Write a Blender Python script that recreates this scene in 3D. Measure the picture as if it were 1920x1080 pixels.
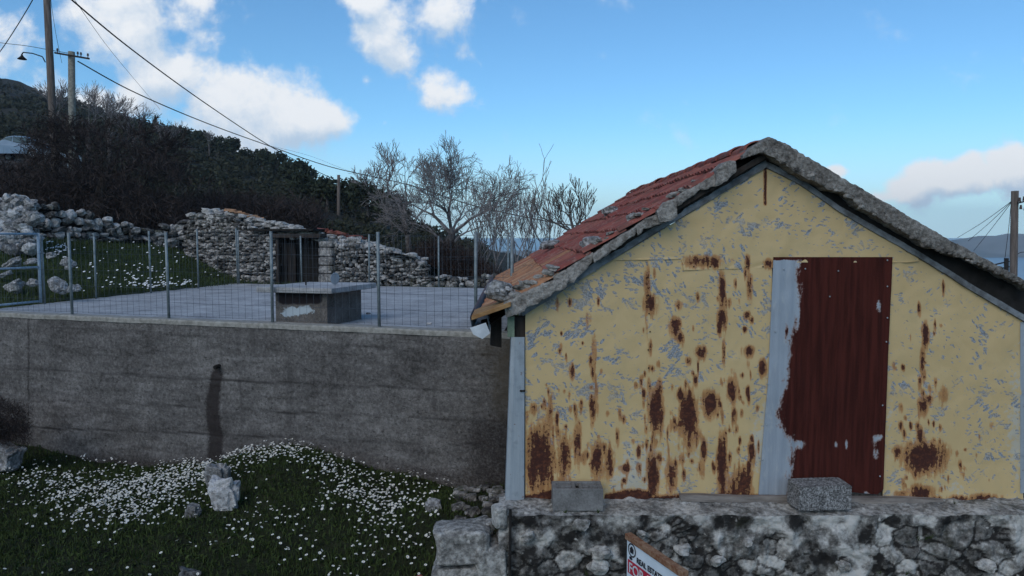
import bpy, math, random
import numpy as np
from mathutils import Vector
S = bpy.context.scene
for o in list(bpy.data.objects): bpy.data.objects.remove(o)
random.seed(7); RNG = np.random.default_rng(7)
R = math.radians
# ------------------------------------------------------------------ camera
FPX, HOR, CZ = 1371.0, 445.0, 3.0
PITCH = math.atan((540 - HOR) / FPX)
cam = bpy.data.cameras.new('camera'); co = bpy.data.objects.new('camera', cam); S.collection.objects.link(co)
co.location = (0, 0, CZ); co.rotation_euler = (math.pi / 2 - PITCH, 0, 0)
cam.sensor_width = 36; cam.lens = 36 * FPX / 1920; cam.clip_start = 0.05; cam.clip_end = 60000
S.camera = co
S.render.resolution_x = 1024; S.render.resolution_y = 576
S.view_settings.view_transform = 'Standard'; S.view_settings.look = 'None'
S.view_settings.exposure = 0.0; S.view_settings.gamma = 1.0
S.render.engine = 'CYCLES'
# ------------------------------------------------------------------ node helpers
class G:
    def __init__(s, nt): s.nt = nt
    def n(s, typ, ins=None, out=0, **props):
        nd = s.nt.nodes.new(typ)
        for k, v in props.items(): setattr(nd, k, v)
        for k, v in (ins or {}).items():
            sk = nd.inputs[k]
            if isinstance(v, bpy.types.NodeSocket): s.nt.links.new(v, sk)
            else: sk.default_value = v
        return nd.outputs[out]
    def m(s, op, a, b=0.0, c=0.0, clamp=False):
        return s.n('ShaderNodeMath', {0: a, 1: b, 2: c}, operation=op, use_clamp=clamp)
    def add(s, a, b): return s.m('ADD', a, b)
    def sub(s, a, b): return s.m('SUBTRACT', a, b)
    def mul(s, a, b): return s.m('MULTIPLY', a, b)
    def ss(s, x, lo, hi):
        return s.n('ShaderNodeMapRange', {0: x, 1: lo, 2: hi, 3: 0.0, 4: 1.0}, interpolation_type='SMOOTHSTEP')
    def noise(s, vec, scale, detail=5, rough=0.6, dist=0.0, out=0):
        return s.n('ShaderNodeTexNoise', {'Vector': vec, 'Scale': scale, 'Detail': detail, 'Roughness': rough, 'Distortion': dist}, out=out)
    def mapv(s, vec, scale=(1, 1, 1), rot=(0, 0, 0), loc=(0, 0, 0)):
        return s.n('ShaderNodeMapping', {'Vector': vec, 'Scale': scale, 'Rotation': rot, 'Location': loc})
    def mix(s, f, a, b):
        nd = s.nt.nodes.new('ShaderNodeMix'); nd.data_type = 'RGBA'
        for idx, v in ((0, f), (6, a), (7, b)):
            if isinstance(v, bpy.types.NodeSocket): s.nt.links.new(v, nd.inputs[idx])
            else: nd.inputs[idx].default_value = v if idx == 0 else ((*v, 1) if len(v) == 3 else v)
        return nd.outputs[2]
    def ramp(s, f, stops):
        nd = s.nt.nodes.new('ShaderNodeValToRGB'); e = nd.color_ramp.elements
        while len(e) < len(stops): e.new(0.5)
        for el, (p, c) in zip(e, stops): el.position = p; el.color = (*c, 1)
        s.nt.links.new(f, nd.inputs[0]); return nd.outputs[0]
    def attr(s, name, out=2): 
        nd = s.nt.nodes.new('ShaderNodeAttribute'); nd.attribute_name = name; return nd.outputs[out]
    def obj(s): 
        return s.nt.nodes.new('ShaderNodeTexCoord').outputs['Object']
    def bump(s, h, strength=0.5, dist=0.01, normal=None):
        d = {'Height': h, 'Strength': strength, 'Distance': dist}
        if normal is not None: d['Normal'] = normal
        return s.n('ShaderNodeBump', d)
def material(name, fn):
    mt = bpy.data.materials.new(name); mt.use_nodes = True
    nt = mt.node_tree; b = nt.nodes['Principled BSDF']; g = G(nt)
    b.inputs['Specular IOR Level'].default_value = .12
    r = fn(g)
    for k, v in r.items():
        if isinstance(v, bpy.types.NodeSocket): nt.links.new(v, b.inputs[k])
        elif k == 'Base Color': b.inputs[k].default_value = (*v, 1)
        else: b.inputs[k].default_value = v
    return mt
# ------------------------------------------------------------------ world: blue sky with clouds
SUN_EL, SUN_AZ = R(38), R(205)       # azimuth measured clockwise from +Y: light from behind the camera, left
w = bpy.data.worlds.new('World'); S.world = w; w.use_nodes = True
nt = w.node_tree; g = G(nt); bg = nt.nodes['Background']
tcd = nt.nodes.new('ShaderNodeTexCoord').outputs['Generated']
sp0 = nt.nodes.new('ShaderNodeSeparateXYZ'); nt.links.new(tcd, sp0.inputs[0])
# the sky's last degrees above the horizon carry on below it, behind the sea
skv = g.n('ShaderNodeCombineXYZ', {0: sp0.outputs[0], 1: sp0.outputs[1], 2: g.m('MAXIMUM', sp0.outputs[2], 0.05)})
sky = g.n('ShaderNodeTexSky', {'Vector': skv}, sky_type='NISHITA', sun_disc=False, sun_elevation=SUN_EL, sun_rotation=SUN_AZ, altitude=300, air_density=1.0, dust_density=0.25, ozone_density=2.6)
dirv = nt.nodes.new('ShaderNodeTexCoord').outputs['Generated']
sep = nt.nodes.new('ShaderNodeSeparateXYZ'); nt.links.new(dirv, sep.inputs[0])
sx, sy, sz = sep.outputs
yy = g.m('MAXIMUM', sy, 0.05)
U = g.m('DIVIDE', sx, yy); Vv = g.m('DIVIDE', sz, yy)
comb = g.n('ShaderNodeCombineXYZ', {0: U, 1: Vv, 2: 0.0})
def cloud_field(du, dv):
    p = g.n('ShaderNodeVectorMath', {0: comb, 1: (du, dv, 0)}, operation='ADD')
    wn = g.noise(p, 7.0, 3, 0.5, out=1)
    p2 = g.n('ShaderNodeVectorMath', {0: wn, 1: (0.05, 0.05, 0.0), 2: p}, operation='MULTIPLY_ADD')
    return p, g.noise(p2, 9.0, 10, 0.6)
BL = [  # azimuth px, elevation px, half widths, weight: billows of the cloud bank
 (230, 60, 120, 90, 1.0), (360, 40, 90, 70, .75), (150, 20, 70, 60, .8), (20, 80, 110, 90, .75), (60, 160, 100, 50, .7), (330, 140, 90, 60, 1.15), (250, 190, 120, 60, .9), (420, 195, 110, 70, 1.2), (530, 230, 90, 50, 1.1),
 (610, 225, 60, 40, .9), (480, 270, 120, 40, .95), (580, 150, 40, 40, .55), (340, 260, 150, 60, .9), (380, 0, 50, 25, .9), (715, 60, 60, 70, .85), (690, 0, 50, 40, .95),(735, 110, 40, 36, .8), (840, 10, 80, 60, .95), (832, 172, 52, 52, 1.05), (872, 115, 34, 50, .62), (685, 148, 16, 16, .6), (725, 232, 24, 12, .6),
 (1710, 352, 50, 28, 1.15), (1740, 325, 45, 30, 1.2), (1810, 335, 70, 32, 1.4), (1825, 302, 30, 24, 1.15), (1890, 315, 55, 42, 1.4), (1960, 325, 80, 45, 1.0), (1570, 322, 34, 16, .9), (1655, 368, 34, 14, .75), (2100, 250, 160, 90, 1.0), (-200, 120, 160, 120, 1.0)]
def px_dir(px, py):
    u = (px - 960) / FPX; v = (540 - py) / FPX; c, s_ = math.cos(PITCH), math.sin(PITCH)
    return u / (c + v * s_), (v * c - s_) / (c + v * s_)
def base_field(du, dv):
    acc = None
    for (a, e, wa, we, k) in BL:
        u0, v0 = px_dir(a, e); su, sv = wa / FPX, we / FPX
        x = g.mul(g.sub(U, u0 - du), 1 / su); y = g.mul(g.sub(Vv, v0 - dv), 1 / sv)
        r2 = g.add(g.mul(x, x), g.mul(y, y))
        t = g.mul(g.m('POWER', 2.718, g.mul(r2, -0.7)), k)
        acc = t if acc is None else g.m('SMOOTH_MAX', acc, t, 0.35)
    return acc
_, n1 = cloud_field(0, 0); _, n2 = cloud_field(-0.008, 0.028)
b1 = base_field(0, 0); b2 = base_field(-0.004, 0.035)
d1 = g.add(b1, g.mul(g.mul(g.sub(n1, 0.5), 2.7), g.ss(b1, .04, .4))); d2 = g.add(b2, g.mul(g.mul(g.sub(n2, 0.5), 2.7), g.ss(b2, .04, .4)))
front = g.m('GREATER_THAN', sy, 0.06)
alpha = g.mul(g.ss(d1, 0.38, 0.9), front)
lit = g.ss(g.add(g.sub(d1, d2), g.mul(g.sub(g.noise(comb, 16, 6, .6), .5), .9)), -0.5, 0.5)
ccol = g.mix(lit, (5.2, 6.6, 8.3), (9.3, 9.55, 9.85))
# unseen clouds added behind the viewer to brighten the facade
gp = g.n('ShaderNodeVectorMath', {0: dirv, 1: (1, 1, 2.2)}, operation='MULTIPLY')
nb = g.noise(gp, 2.2, 7, 0.6)
back = g.mul(g.ss(nb, 0.5, 0.68), g.ss(sy, 0.02, -0.2))
skyc = g.n('ShaderNodeVectorMath', {0: sky, 1: (0.88, 1.35, 1.56)}, operation='MULTIPLY')
skyc = g.mix(g.mul(g.ss(sz, .16, -.01), .62), skyc, (6.6, 8.0, 9.2))
c1 = g.mix(g.mul(alpha, 0.96), skyc, ccol)
c2 = g.mix(g.mul(back, 0.85), c1, (8.0, 8.2, 8.6))
nt.links.new(c2, bg.inputs[0]); bg.inputs[1].default_value = 0.10
# soft sun (the site lies in open shade)
sl = bpy.data.lights.new('sun', 'SUN'); sl.energy = 1.35; sl.angle = R(50); sl.color = (1, .9, .78)
so = bpy.data.objects.new('sun', sl); S.collection.objects.link(so)
sd = Vector((math.sin(SUN_AZ) * math.cos(SUN_EL), math.cos(SUN_AZ) * math.cos(SUN_EL), math.sin(SUN_EL)))
so.rotation_euler = sd.to_track_quat('Z', 'Y').to_euler()
so.location = sd * 30
# ------------------------------------------------------------------ geometry helpers
def P(px, py, Y):
    u, e = px_dir(px, py); return np.array((u * Y, Y, CZ + e * Y))
def proj(x, y, z):
    c, s_ = math.cos(PITCH), math.sin(PITCH); dz = z - CZ
    dep = y * c - dz * s_; up = y * s_ + dz * c
    return 960 + FPX * x / dep, 540 - FPX * up / dep
def on_z(px, py, z):
    u, e = px_dir(px, py); Y = (z - CZ) / e; return np.array((u * Y, Y, z))
def hash3(i, j, k, seed=0):
    h = (i * 374761393 + j * 668265263 + k * 2147483647 + seed * 974711) & 0xffffffff
    h = ((h ^ (h >> 13)) * 1274126177) & 0xffffffff
    return ((h ^ (h >> 16)) & 0xffff) / 65535.0
def vnoise(p, seed=0):
    p = np.asarray(p, float); i = np.floor(p).astype(np.int64); f = p - i; f = f * f * (3 - 2 * f); r = 0
    for a in (0, 1):
        for b in (0, 1):
            for c in (0, 1):
                wgt = (f[:, 0] if a else 1 - f[:, 0]) * (f[:, 1] if b else 1 - f[:, 1]) * (f[:, 2] if c else 1 - f[:, 2])
                r = r + wgt * hash3(i[:, 0] + a, i[:, 1] + b, i[:, 2] + c, seed)
    return r * 2 - 1
def fbm(p, oct=4, seed=0):
    p = np.asarray(p, float); r = 0; a = 1
    for o in range(oct): r = r + a * vnoise(p * 2 ** o, seed + o); a *= .5
    return r
ORIG = {}
C = S.collection
class MB:
    def __init__(s): s.V = []; s.F = []; s.T = []; s.n = 0
    def add(s, v, f, tint=0.5):
        v = np.asarray(v, float); s.V.append(v); s.F.extend((np.asarray(f) + s.n).tolist() if isinstance(f, np.ndarray) else [[i + s.n for i in q] for q in f])
        s.T.append(np.full(len(v), tint) if np.isscalar(tint) else np.asarray(tint, float)); s.n += len(v)
    def box(s, c, sz, rot=0, tint=.5, jit=0):
        x, y, z = np.array(sz) / 2
        v = np.array([(a * x, b * y, d * z) for d in (-1, 1) for b in (-1, 1) for a in (-1, 1)])
        if jit: v += RNG.normal(0, jit, v.shape)
        cr, sr = math.cos(rot), math.sin(rot)
        v = np.c_[v[:, 0] * cr - v[:, 1] * sr, v[:, 0] * sr + v[:, 1] * cr, v[:, 2]] + np.array(c)
        s.add(v, [(0, 2, 3, 1), (4, 5, 7, 6), (0, 1, 5, 4), (2, 6, 7, 3), (0, 4, 6, 2), (1, 3, 7, 5)], tint)
    def tube(s, a, b, r0, r1=None, n=6, tint=.5, cap=True):
        a, b = np.array(a, float), np.array(b, float); r1 = r0 if r1 is None else r1
        d = b - a; L = np.linalg.norm(d) or 1; d = d / L
        up = np.array((0, 0, 1.)) if abs(d[2]) < .9 else np.array((1., 0, 0))
        x = np.cross(d, up); x /= np.linalg.norm(x); y = np.cross(d, x)
        t = np.arange(n) * 2 * math.pi / n; ring = np.outer(np.cos(t), x) + np.outer(np.sin(t), y)
        v = np.r_[a + ring * r0, b + ring * r1]
        f = [(i, i + n, (i + 1) % n + n, (i + 1) % n) for i in range(n)]
        if cap: f += [tuple(range(n)), tuple(range(2 * n - 1, n - 1, -1))]
        s.add(v, f, tint)
    def path(s, pts, rs, n=6, tint=.5):
        for i in range(len(pts) - 1):
            s.tube(pts[i], pts[i + 1], rs[i] if not np.isscalar(rs) else rs, rs[i + 1] if not np.isscalar(rs) else rs, n, tint)
    def grid(s, Pts, tint=.5, close=False):
        n, m = Pts.shape[:2]; idx = np.arange(n * m).reshape(n, m)
        f = np.stack([idx[:-1, :-1], idx[1:, :-1], idx[1:, 1:], idx[:-1, 1:]], -1).reshape(-1, 4)
        s.add(Pts.reshape(-1, 3), f, tint if np.isscalar(tint) else np.asarray(tint).reshape(-1))
    def build(s, name, mat, parent=None, smooth=False, base=None, attrs=None, bevel=0):
        V = np.concatenate(s.V); T = np.concatenate(s.T)
        if parent is not None: o0 = ORIG[parent.name]
        elif base is not None: o0 = np.array(base, float)
        else: o0 = np.array(((V[:, 0].min() + V[:, 0].max()) / 2, (V[:, 1].min() + V[:, 1].max()) / 2, V[:, 2].min()))
        me = bpy.data.meshes.new(name); me.from_pydata((V - o0).tolist(), [], s.F)
        a = me.attributes.new('tint', 'FLOAT', 'POINT'); a.data.foreach_set('value', T.astype(np.float32))
        for k, arr in (attrs or {}).items():
            a = me.attributes.new(k, 'FLOAT', 'POINT'); a.data.foreach_set('value', np.asarray(arr, np.float32).reshape(-1))
        if smooth: me.polygons.foreach_set('use_smooth', [True] * len(me.polygons))
        me.materials.append(mat); me.update()
        o = bpy.data.objects.new(name, me); C.objects.link(o)
        if parent is not None: o.parent = parent
        else: o.location = o0
        ORIG[o.name] = o0
        if bevel:
            md = o.modifiers.new('bevel', 'BEVEL'); md.width = bevel; md.segments = 2; md.limit_method = 'ANGLE'
        return o
def thing(name, label, cat, loc, group=None):
    o = bpy.data.objects.new(name, None); C.objects.link(o); o.location = loc; o.empty_display_size = .2
    o['label'] = label; o['category'] = cat
    if group: o['group'] = group
    ORIG[o.name] = np.array(loc, float); return o
def tag(o, label, cat, group=None, kind=None):
    o['label'] = label; o['category'] = cat
    if group: o['group'] = group
    if kind: o['kind'] = kind
    return o
def struct(o): o['kind'] = 'structure'; return o
import bmesh
def ico(sub):
    bm = bmesh.new(); bmesh.ops.create_icosphere(bm, subdivisions=sub, radius=1)
    v = np.array([x.co[:] for x in bm.verts]); f = np.array([[q.index for q in p.verts] for p in bm.faces]); bm.free(); return v, f
ICO = {1: ico(1), 2: ico(2), 3: ico(3), 4: ico(4)}
def rotm(a, b, c):
    ca, sa, cb, sb, cc, sc = math.cos(a), math.sin(a), math.cos(b), math.sin(b), math.cos(c), math.sin(c)
    return np.array(((cc, -sc, 0), (sc, cc, 0), (0, 0, 1))) @ np.array(((cb, 0, sb), (0, 1, 0), (-sb, 0, cb))) @ np.array(((1, 0, 0), (0, ca, -sa), (0, sa, ca)))
SEED = [0]
def stone(mb, c, sz, sub=1, rot=None, rough=.18, tint=None, blocky=.62, tilt=.25):
    SEED[0] += 1; v, f = ICO[sub]
    p = np.sign(v) * np.abs(v) ** blocky
    p = p / np.abs(p).max()
    p = p * (1 + rough * fbm(v * 1.3 + SEED[0] * 7.3, 3 if sub > 1 else 2, SEED[0])[:, None])
    p = p * (np.array(sz) / 2)
    r = rotm(random.uniform(-tilt, tilt), random.uniform(-tilt, tilt), random.uniform(-.4, .4) if rot is None else rot)
    mb.add(p @ r.T + np.array(c), f, random.random() if tint is None else tint)
# ------------------------------------------------------------------ materials
def rock_fn(dark, mid, light, moss=(.05, .055, .03), scale=6, fine=40, mossamt=.45):
    def fn(g):
        v = g.obj(); n = g.noise(v, scale, 8, .65); n2 = g.noise(v, fine, 6, .7); t = g.attr('tint')
        k = g.add(g.mul(n, .45), g.add(g.mul(n2, .6), g.mul(t, .26)))
        c = g.ramp(k, [(.48, dark), (.63, mid), (.8, light)])
        l = g.ss(g.noise(v, scale * .6, 6, .7), 1 - mossamt, 1 - mossamt + .15)
        c = g.mix(g.mul(l, .8), c, moss)
        # pale lichen dots
        q = g.ss(g.noise(g.mapv(v, loc=(9, 3, 5)), fine * .5, 4, .5), .66, .72)
        c = g.mix(g.mul(q, .6), c, tuple(min(1, x * 1.25) for x in light))
        # deep gaps between stones carry a negative tint
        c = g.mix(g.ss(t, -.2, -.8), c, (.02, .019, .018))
        return {'Base Color': c, 'Roughness': .95, 'Normal': g.bump(g.add(n, g.mul(n2, .8)), .9, .03)}
    return fn
M_STONE = material('limestone_rubble', rock_fn((.04, .037, .034), (.19, .178, .165), (.5, .475, .445), fine=18))
M_BOULDER = material('lichen_limestone', rock_fn((.04, .038, .036), (.19, .185, .178), (.52, .51, .5), scale=6, fine=26, mossamt=.45))
M_PLINTH = material('plinth_masonry', rock_fn((.028, .026, .024), (.17, .162, .148), (.52, .5, .46), moss=(.03, .03, .018), scale=4.2, fine=24, mossamt=.46))
M_MORTAR = material('old_mortar', rock_fn((.036, .032, .028), (.165, .15, .132), (.39, .365, .33), moss=(.05, .04, .022), scale=6, fine=34, mossamt=.44))
def tin_fn(g):
    v = g.obj(); rust = g.attr('rust'); chip = g.attr('chip'); pale = g.attr('pale')
    nA = g.noise(v, 26, 7, .65); nB = g.noise(v, 90, 5, .6); nL = g.noise(v, 1.7, 4, .5)
    yellow = g.mix(nL, (.49, .35, .165), (.57, .42, .21))
    yellow = g.mix(g.mul(g.ss(g.noise(v, 9, 6, .6), .45, .75), .35), yellow, (.42, .33, .17))
    # worn undercoat
    zinc = g.mix(g.ss(nB, .4, .6), (.15, .158, .172), (.31, .33, .345))
    wob = g.n('ShaderNodeVectorMath', {0: g.noise(v, 9, 3, .5, out=1), 1: (.05, 0, .05), 2: v}, operation='MULTIPLY_ADD')
    chipc = [g.mul(chip, g.add(.2, g.mul(g.ss(g.noise(g.mapv(v, loc=(2, 0, 9)), 7, 4, .6), .34, .66), 1.5)))]
    def dashes(rot, sc, stretch, off):
        q_ = g.mapv(g.mapv(wob, rot=(0, R(rot), 0), loc=off), scale=(1, .01, stretch)); s3 = g.nt.nodes.new('ShaderNodeSeparateXYZ'); g.nt.links.new(q_, s3.inputs[0])
        p = g.n('ShaderNodeCombineXYZ', {0: s3.outputs[0], 1: s3.outputs[2], 2: 0.0})
        vn = g.nt.nodes.new('ShaderNodeTexVoronoi'); vn.voronoi_dimensions = '2D'; vn.inputs['Scale'].default_value = sc; g.nt.links.new(p, vn.inputs['Vector'])
        sp = g.nt.nodes.new('ShaderNodeSeparateXYZ'); g.nt.links.new(vn.outputs['Color'], sp.inputs[0])
        lim = g.mul(g.sub(chipc[0], sp.outputs[0]), .55)
        return g.ss(g.sub(g.add(lim, g.mul(g.sub(nB, .5), .35)), vn.outputs['Distance']), 0.0, .05)
    sel = g.ss(g.noise(g.mapv(v, loc=(5, 0, 1)), 1.6, 3, .5), .42, .58)
    d_a = dashes(32, 30, .34, (0, 0, 0)); d_b = dashes(-50, 32, .3, (3, 0, 2)); d_c = dashes(80, 44, .4, (1, 0, 7))
    flake = g.m('MAXIMUM', g.m('MAXIMUM', g.mul(d_a, g.sub(1.0, sel)), g.mul(d_b, sel)), g.mul(d_c, .8))
    worn = g.ss(g.add(g.mul(pale, .8), g.mul(g.sub(nA, .5), 1.7)), .45, .75)
    c = g.mix(g.mul(worn, .75), yellow, g.mix(nB, (.36, .38, .36), (.5, .46, .36)))
    c = g.mix(flake, c, zinc)
    # rust: orange fringe, brown core
    nV = g.noise(g.mapv(v, scale=(1, 1, .16)), 36, 6, .6); nW = g.noise(v, 34, 7, .7)
    rm = g.ss(rust, .02, .3)
    rf = g.add(rust, g.mul(g.mul(g.sub(nV, .5), 1.5), rm))
    rf = g.add(rf, g.mul(g.mul(g.sub(nW, .5), 1.7), rm))
    core = g.ss(rf, .54, .7)
    rs = g.add(rust, g.mul(g.mul(g.sub(nV, .5), 1.3), rm)); halo = g.ss(g.add(rs, g.mul(g.mul(g.sub(nW, .5), .9), rm)), .12, .42)
    c = g.mix(g.mul(halo, .82), c, g.mix(g.ss(nW, .35, .65), (.25, .088, .022), (.45, .22, .075)))
    c = g.mix(core, c, g.mix(g.ss(nW, .45, .7), (.046, .013, .008), (.13, .042, .016)))
    dents = g.noise(g.mapv(v, scale=(1.0, 1, .8)), 2.6, 3, .5)
    h = g.add(g.mul(dents, 1.0), g.mul(g.sub(core, flake), .02))
    rough = g.add(.5, g.mul(g.m('MAXIMUM', core, flake), .35))
    return {'Base Color': c, 'Roughness': rough, 'Specular IOR Level': .35, 'Normal': g.bump(h, .55, .06)}
M_TIN = material('peeling_yellow_tin', tin_fn)
def sheet_fn(g):
    v = g.obj(); rust = g.attr('rust')
    nA = g.noise(g.mapv(v, scale=(1, 1, .45)), 17, 7, .65); nB = g.noise(v, 80, 5, .6)
    streak = g.noise(g.mapv(v, scale=(1, 1, .06)), 30, 4, .6)
    zinc = g.mix(streak, (.25, .285, .325), (.43, .46, .5))
    zinc = g.mix(g.mul(g.ss(nA, .5, .7), .5), zinc, (.5, .5, .48))
    rf = g.add(rust, g.add(g.mul(g.sub(nA, .5), 1.5), g.mul(g.sub(nB, .5), .6)))
    halo = g.ss(rf, .3, .5); core = g.ss(rf, .46, .58)
    c = g.mix(g.mul(halo, .75), zinc, g.mix(nB, (.17, .07, .04), (.24, .14, .095)))
    br = g.mix(g.ss(streak, .35, .65), (.022, .0055, .005), (.06, .014, .011))
    c = g.mix(core, c, g.mix(g.mul(nB, .5), br, (.085, .022, .014)))
    return {'Base Color': c, 'Roughness': g.add(.5, g.mul(core, .4)), 'Metallic': g.mul(g.sub(1.0, halo), .35), 'Normal': g.bump(g.add(nA, nB), .25, .006)}
M_SHEET = material('rusted_galvanised_sheet', sheet_fn)
def zinc_fn(g):
    v = g.obj(); s = g.noise(g.mapv(v, scale=(1, 1, .08)), 40, 4, .6); n = g.noise(v, 12, 6, .6)
    c = g.mix(s, (.25, .29, .32), (.43, .46, .48)); c = g.mix(g.mul(g.ss(n, .5, .75), .5), c, (.17, .19, .2))
    c = g.mix(g.mul(g.ss(g.noise(g.mapv(v, loc=(3, 3, 3)), 22, 5, .6), .64, .72), .7), c, (.16, .07, .035))
    return {'Base Color': c, 'Roughness': .55, 'Metallic': .3, 'Normal': g.bump(n, .2, .01)}
M_ZINC = material('dull_galvanised_metal', zinc_fn)
def plain(name, a, b, scale=20, rough=.85, bump=.3, dist=.01, stretch=(1, 1, 1), metal=0):
    def fn(g):
        v = g.mapv(g.obj(), scale=stretch); n = g.noise(v, scale, 7, .65); t = g.attr('tint')
        c = g.mix(g.ss(g.add(n, g.mul(g.sub(t, .5), .3)), .3, .7), a, b)
        return {'Base Color': c, 'Roughness': rough, 'Metallic': metal, 'Normal': g.bump(n, bump, dist)}
    return material(name, fn)
M_WOOD = plain('weathered_wood', (.1, .085, .075), (.28, .245, .215), 18, stretch=(.15, 1, 1), bump=.5)
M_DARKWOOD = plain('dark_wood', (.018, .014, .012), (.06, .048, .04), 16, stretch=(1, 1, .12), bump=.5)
M_POLE = plain('pole_wood', (.075, .06, .05), (.17, .14, .12), 14, stretch=(1, 1, .1))
M_CPOLE = plain('pole_concrete', (.13, .125, .105), (.26, .25, .21), 9)
M_BARK = plain('grey_bark', (.045, .038, .035), (.13, .115, .105), 10)
M_TWIG = plain('twigs', (.10, .09, .088), (.24, .215, .21), 6)
M_TWIGD = plain('dark_twigs', (.018, .014, .013), (.065, .05, .046), 4)
M_WIRE = plain('black_cable', (.02, .02, .02), (.035, .035, .035), 6)
M_POST = plain('galvanised_post', (.13, .16, .165), (.25, .285, .295), 12, rough=.55, metal=.3)
M_MESHW = plain('dark_wire', (.035, .045, .055), (.07, .085, .1), 6, rough=.6)
M_GATE = plain('blue_gate_paint', (.2, .27, .33), (.33, .4, .46), 8, rough=.5)
M_DARK = plain('near_black', (.012, .011, .01), (.03, .027, .025), 8)  # near-black parts; also paints shade in hut interior, verge gap and block holes
M_INSUL = plain('insulator', (.05, .035, .03), (.1, .08, .07), 10, rough=.4)
M_TRIM = plain('dirty_zinc_trim', (.085, .085, .085), (.25, .265, .275), 9, rough=.6, stretch=(1, 1, 1), metal=.2)
M_WHITE = plain('white_enamel', (.42, .45, .47), (.62, .65, .67), 6, rough=.5, bump=.05)
M_BLACKP = plain('sign_black', (.012, .014, .02), (.03, .032, .04), 20, bump=0)
M_REDP = plain('sign_red', (.38, .02, .045), (.47, .035, .06), 20, rough=.5, bump=0)
M_SIGNW = plain('sign_white', (.52, .6, .66), (.66, .73, .77), 5, rough=.45, bump=0)
def block_fn(g):
    v = g.obj(); n = g.noise(v, 75, 5, .75); n2 = g.noise(v, 12, 5, .6)
    c = g.ramp(g.add(g.mul(n, .8), g.mul(n2, .2)), [(.4, (.04, .039, .038)), (.5, (.16, .155, .15)), (.6, (.40, .39, .38))])
    return {'Base Color': c, 'Roughness': .95, 'Normal': g.bump(n, .9, .008)}
M_BLOCK = material('concrete_block', block_fn)
def pave_fn(g):
    v = g.obj(); n = g.noise(v, 2.0, 7, .65); n2 = g.noise(v, 22, 6, .75); n3 = g.noise(g.mapv(v, scale=(.4, 1.6, 1)), 5, 6, .6)
    k = g.add(g.mul(n, .4), g.add(g.mul(n2, .35), g.mul(n3, .25)))
    c = g.ramp(k, [(.38, (.19, .19, .19)), (.5, (.35, .35, .35)), (.62, (.53, .53, .525))])
    c = g.mix(g.mul(g.ss(g.noise(v, 80, 3, .5), .66, .72), .7), c, (.1, .1, .095))
    return {'Base Color': c, 'Roughness': .9, 'Normal': g.bump(g.add(n2, n3), .5, .02)}
M_PAVE = material('worn_concrete_paving', pave_fn)
def conc_fn(g):
    v = g.obj(); st = g.attr('stain'); br = g.attr('brown')
    n = g.noise(v, 1.2, 7, .62); n2 = g.noise(v, 38, 6, .72); n3 = g.noise(g.mapv(v, scale=(.5, .5, 2.6)), 3.2, 6, .6)
    nb_ = g.noise(g.mapv(v, loc=(7, 1, 4)), 11, 7, .7); k = g.add(g.mul(n, .26), g.add(g.mul(g.noise(v, 24, 5, .75), .44), g.add(g.mul(n3, .2), g.mul(nb_, .12))))
    c = g.ramp(k, [(.4, (.05, .046, .043)), (.51, (.125, .116, .109)), (.62, (.23, .218, .205))])
    pit = g.ss(g.noise(g.mapv(v, scale=(.6, .6, 1.3)), 24, 4, .6), .6, .66)
    c = g.mix(g.mul(pit, .7), c, (.035, .032, .03))
    ver = g.ss(g.noise(g.mapv(v, scale=(1, 1, .12)), 6, 5, .6), .52, .7)
    c = g.mix(g.mul(ver, .45), c, (.05, .046, .044))
    line = g.attr('joint')
    c = g.mix(g.mul(line, .95), c, (.022, .02, .02))
    c = g.mix(g.mul(g.ss(g.add(br, g.mul(g.sub(n2, .5), .9)), .25, 1.0), .8), c, (.075, .06, .042))
    c = g.mix(g.mul(g.ss(g.add(st, g.mul(g.sub(n2, .5), .9)), .3, .75), .85), c, (.022, .017, .016))
    h = g.sub(g.add(g.mul(n2, .5), g.mul(n3, .5)), g.mul(line, .5))
    return {'Base Color': c, 'Roughness': .95, 'Normal': g.bump(h, .8, .02)}
M_CONC = material('stained_board_marked_concrete', conc_fn)
def tile_fn(g):
    v = g.obj(); t = g.attr('tint'); n = g.noise(v, 7, 7, .65); n2 = g.noise(v, 60, 5, .6)
    c = g.ramp(t, [(0, (.19, .05, .042)), (.22, (.26, .082, .062)), (.4, (.28, .10, .075)), (.55, (.26, .095, .055)), (.75, (.36, .18, .095)), (1, (.4, .23, .13))])
    c = g.mix(g.mul(g.ss(n, .47, .62), .6), c, (.10, .062, .05))
    c = g.mix(g.mul(g.ss(g.noise(v, 24, 6, .65), .55, .68), .5), c, (.34, .27, .22))
    return {'Base Color': c, 'Roughness': .85, 'Normal': g.bump(g.add(n, n2), .3, .008)}
M_TILE = material('clay_roof_tile', tile_fn)
def soil_fn(g):
    v = g.obj(); n = g.noise(v, 3, 8, .65); n2 = g.noise(v, 30, 6, .7)
    c = g.ramp(g.add(g.mul(n, .5), g.mul(n2, .5)), [(.36, (.012, .012, .007)), (.5, (.025, .03, .013)), (.66, (.055, .055, .028))])
    return {'Base Color': c, 'Roughness': 1.0, 'Normal': g.bump(n2, .8, .05)}
M_SOIL = material('dark_turf_soil', soil_fn)
def hill_fn(g):
    v = g.obj(); n = g.noise(v, .09, 8, .65); n2 = g.noise(v, .9, 8, .7); t = g.attr('tint')
    c = g.ramp(g.add(g.mul(n, .45), g.mul(n2, .55)), [(.36, (.02, .019, .016)), (.52, (.042, .04, .03)), (.7, (.1, .096, .088))])
    gr = g.mix(g.noise(v, 2.4, 7, .7), (.016, .027, .008), (.052, .068, .022))
    c = g.mix(g.ss(g.add(t, g.mul(g.sub(n2, .5), .5)), .4, .6), c, gr)
    return {'Base Color': c, 'Roughness': 1.0, 'Normal': g.bump(n2, .8, .3)}
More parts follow.
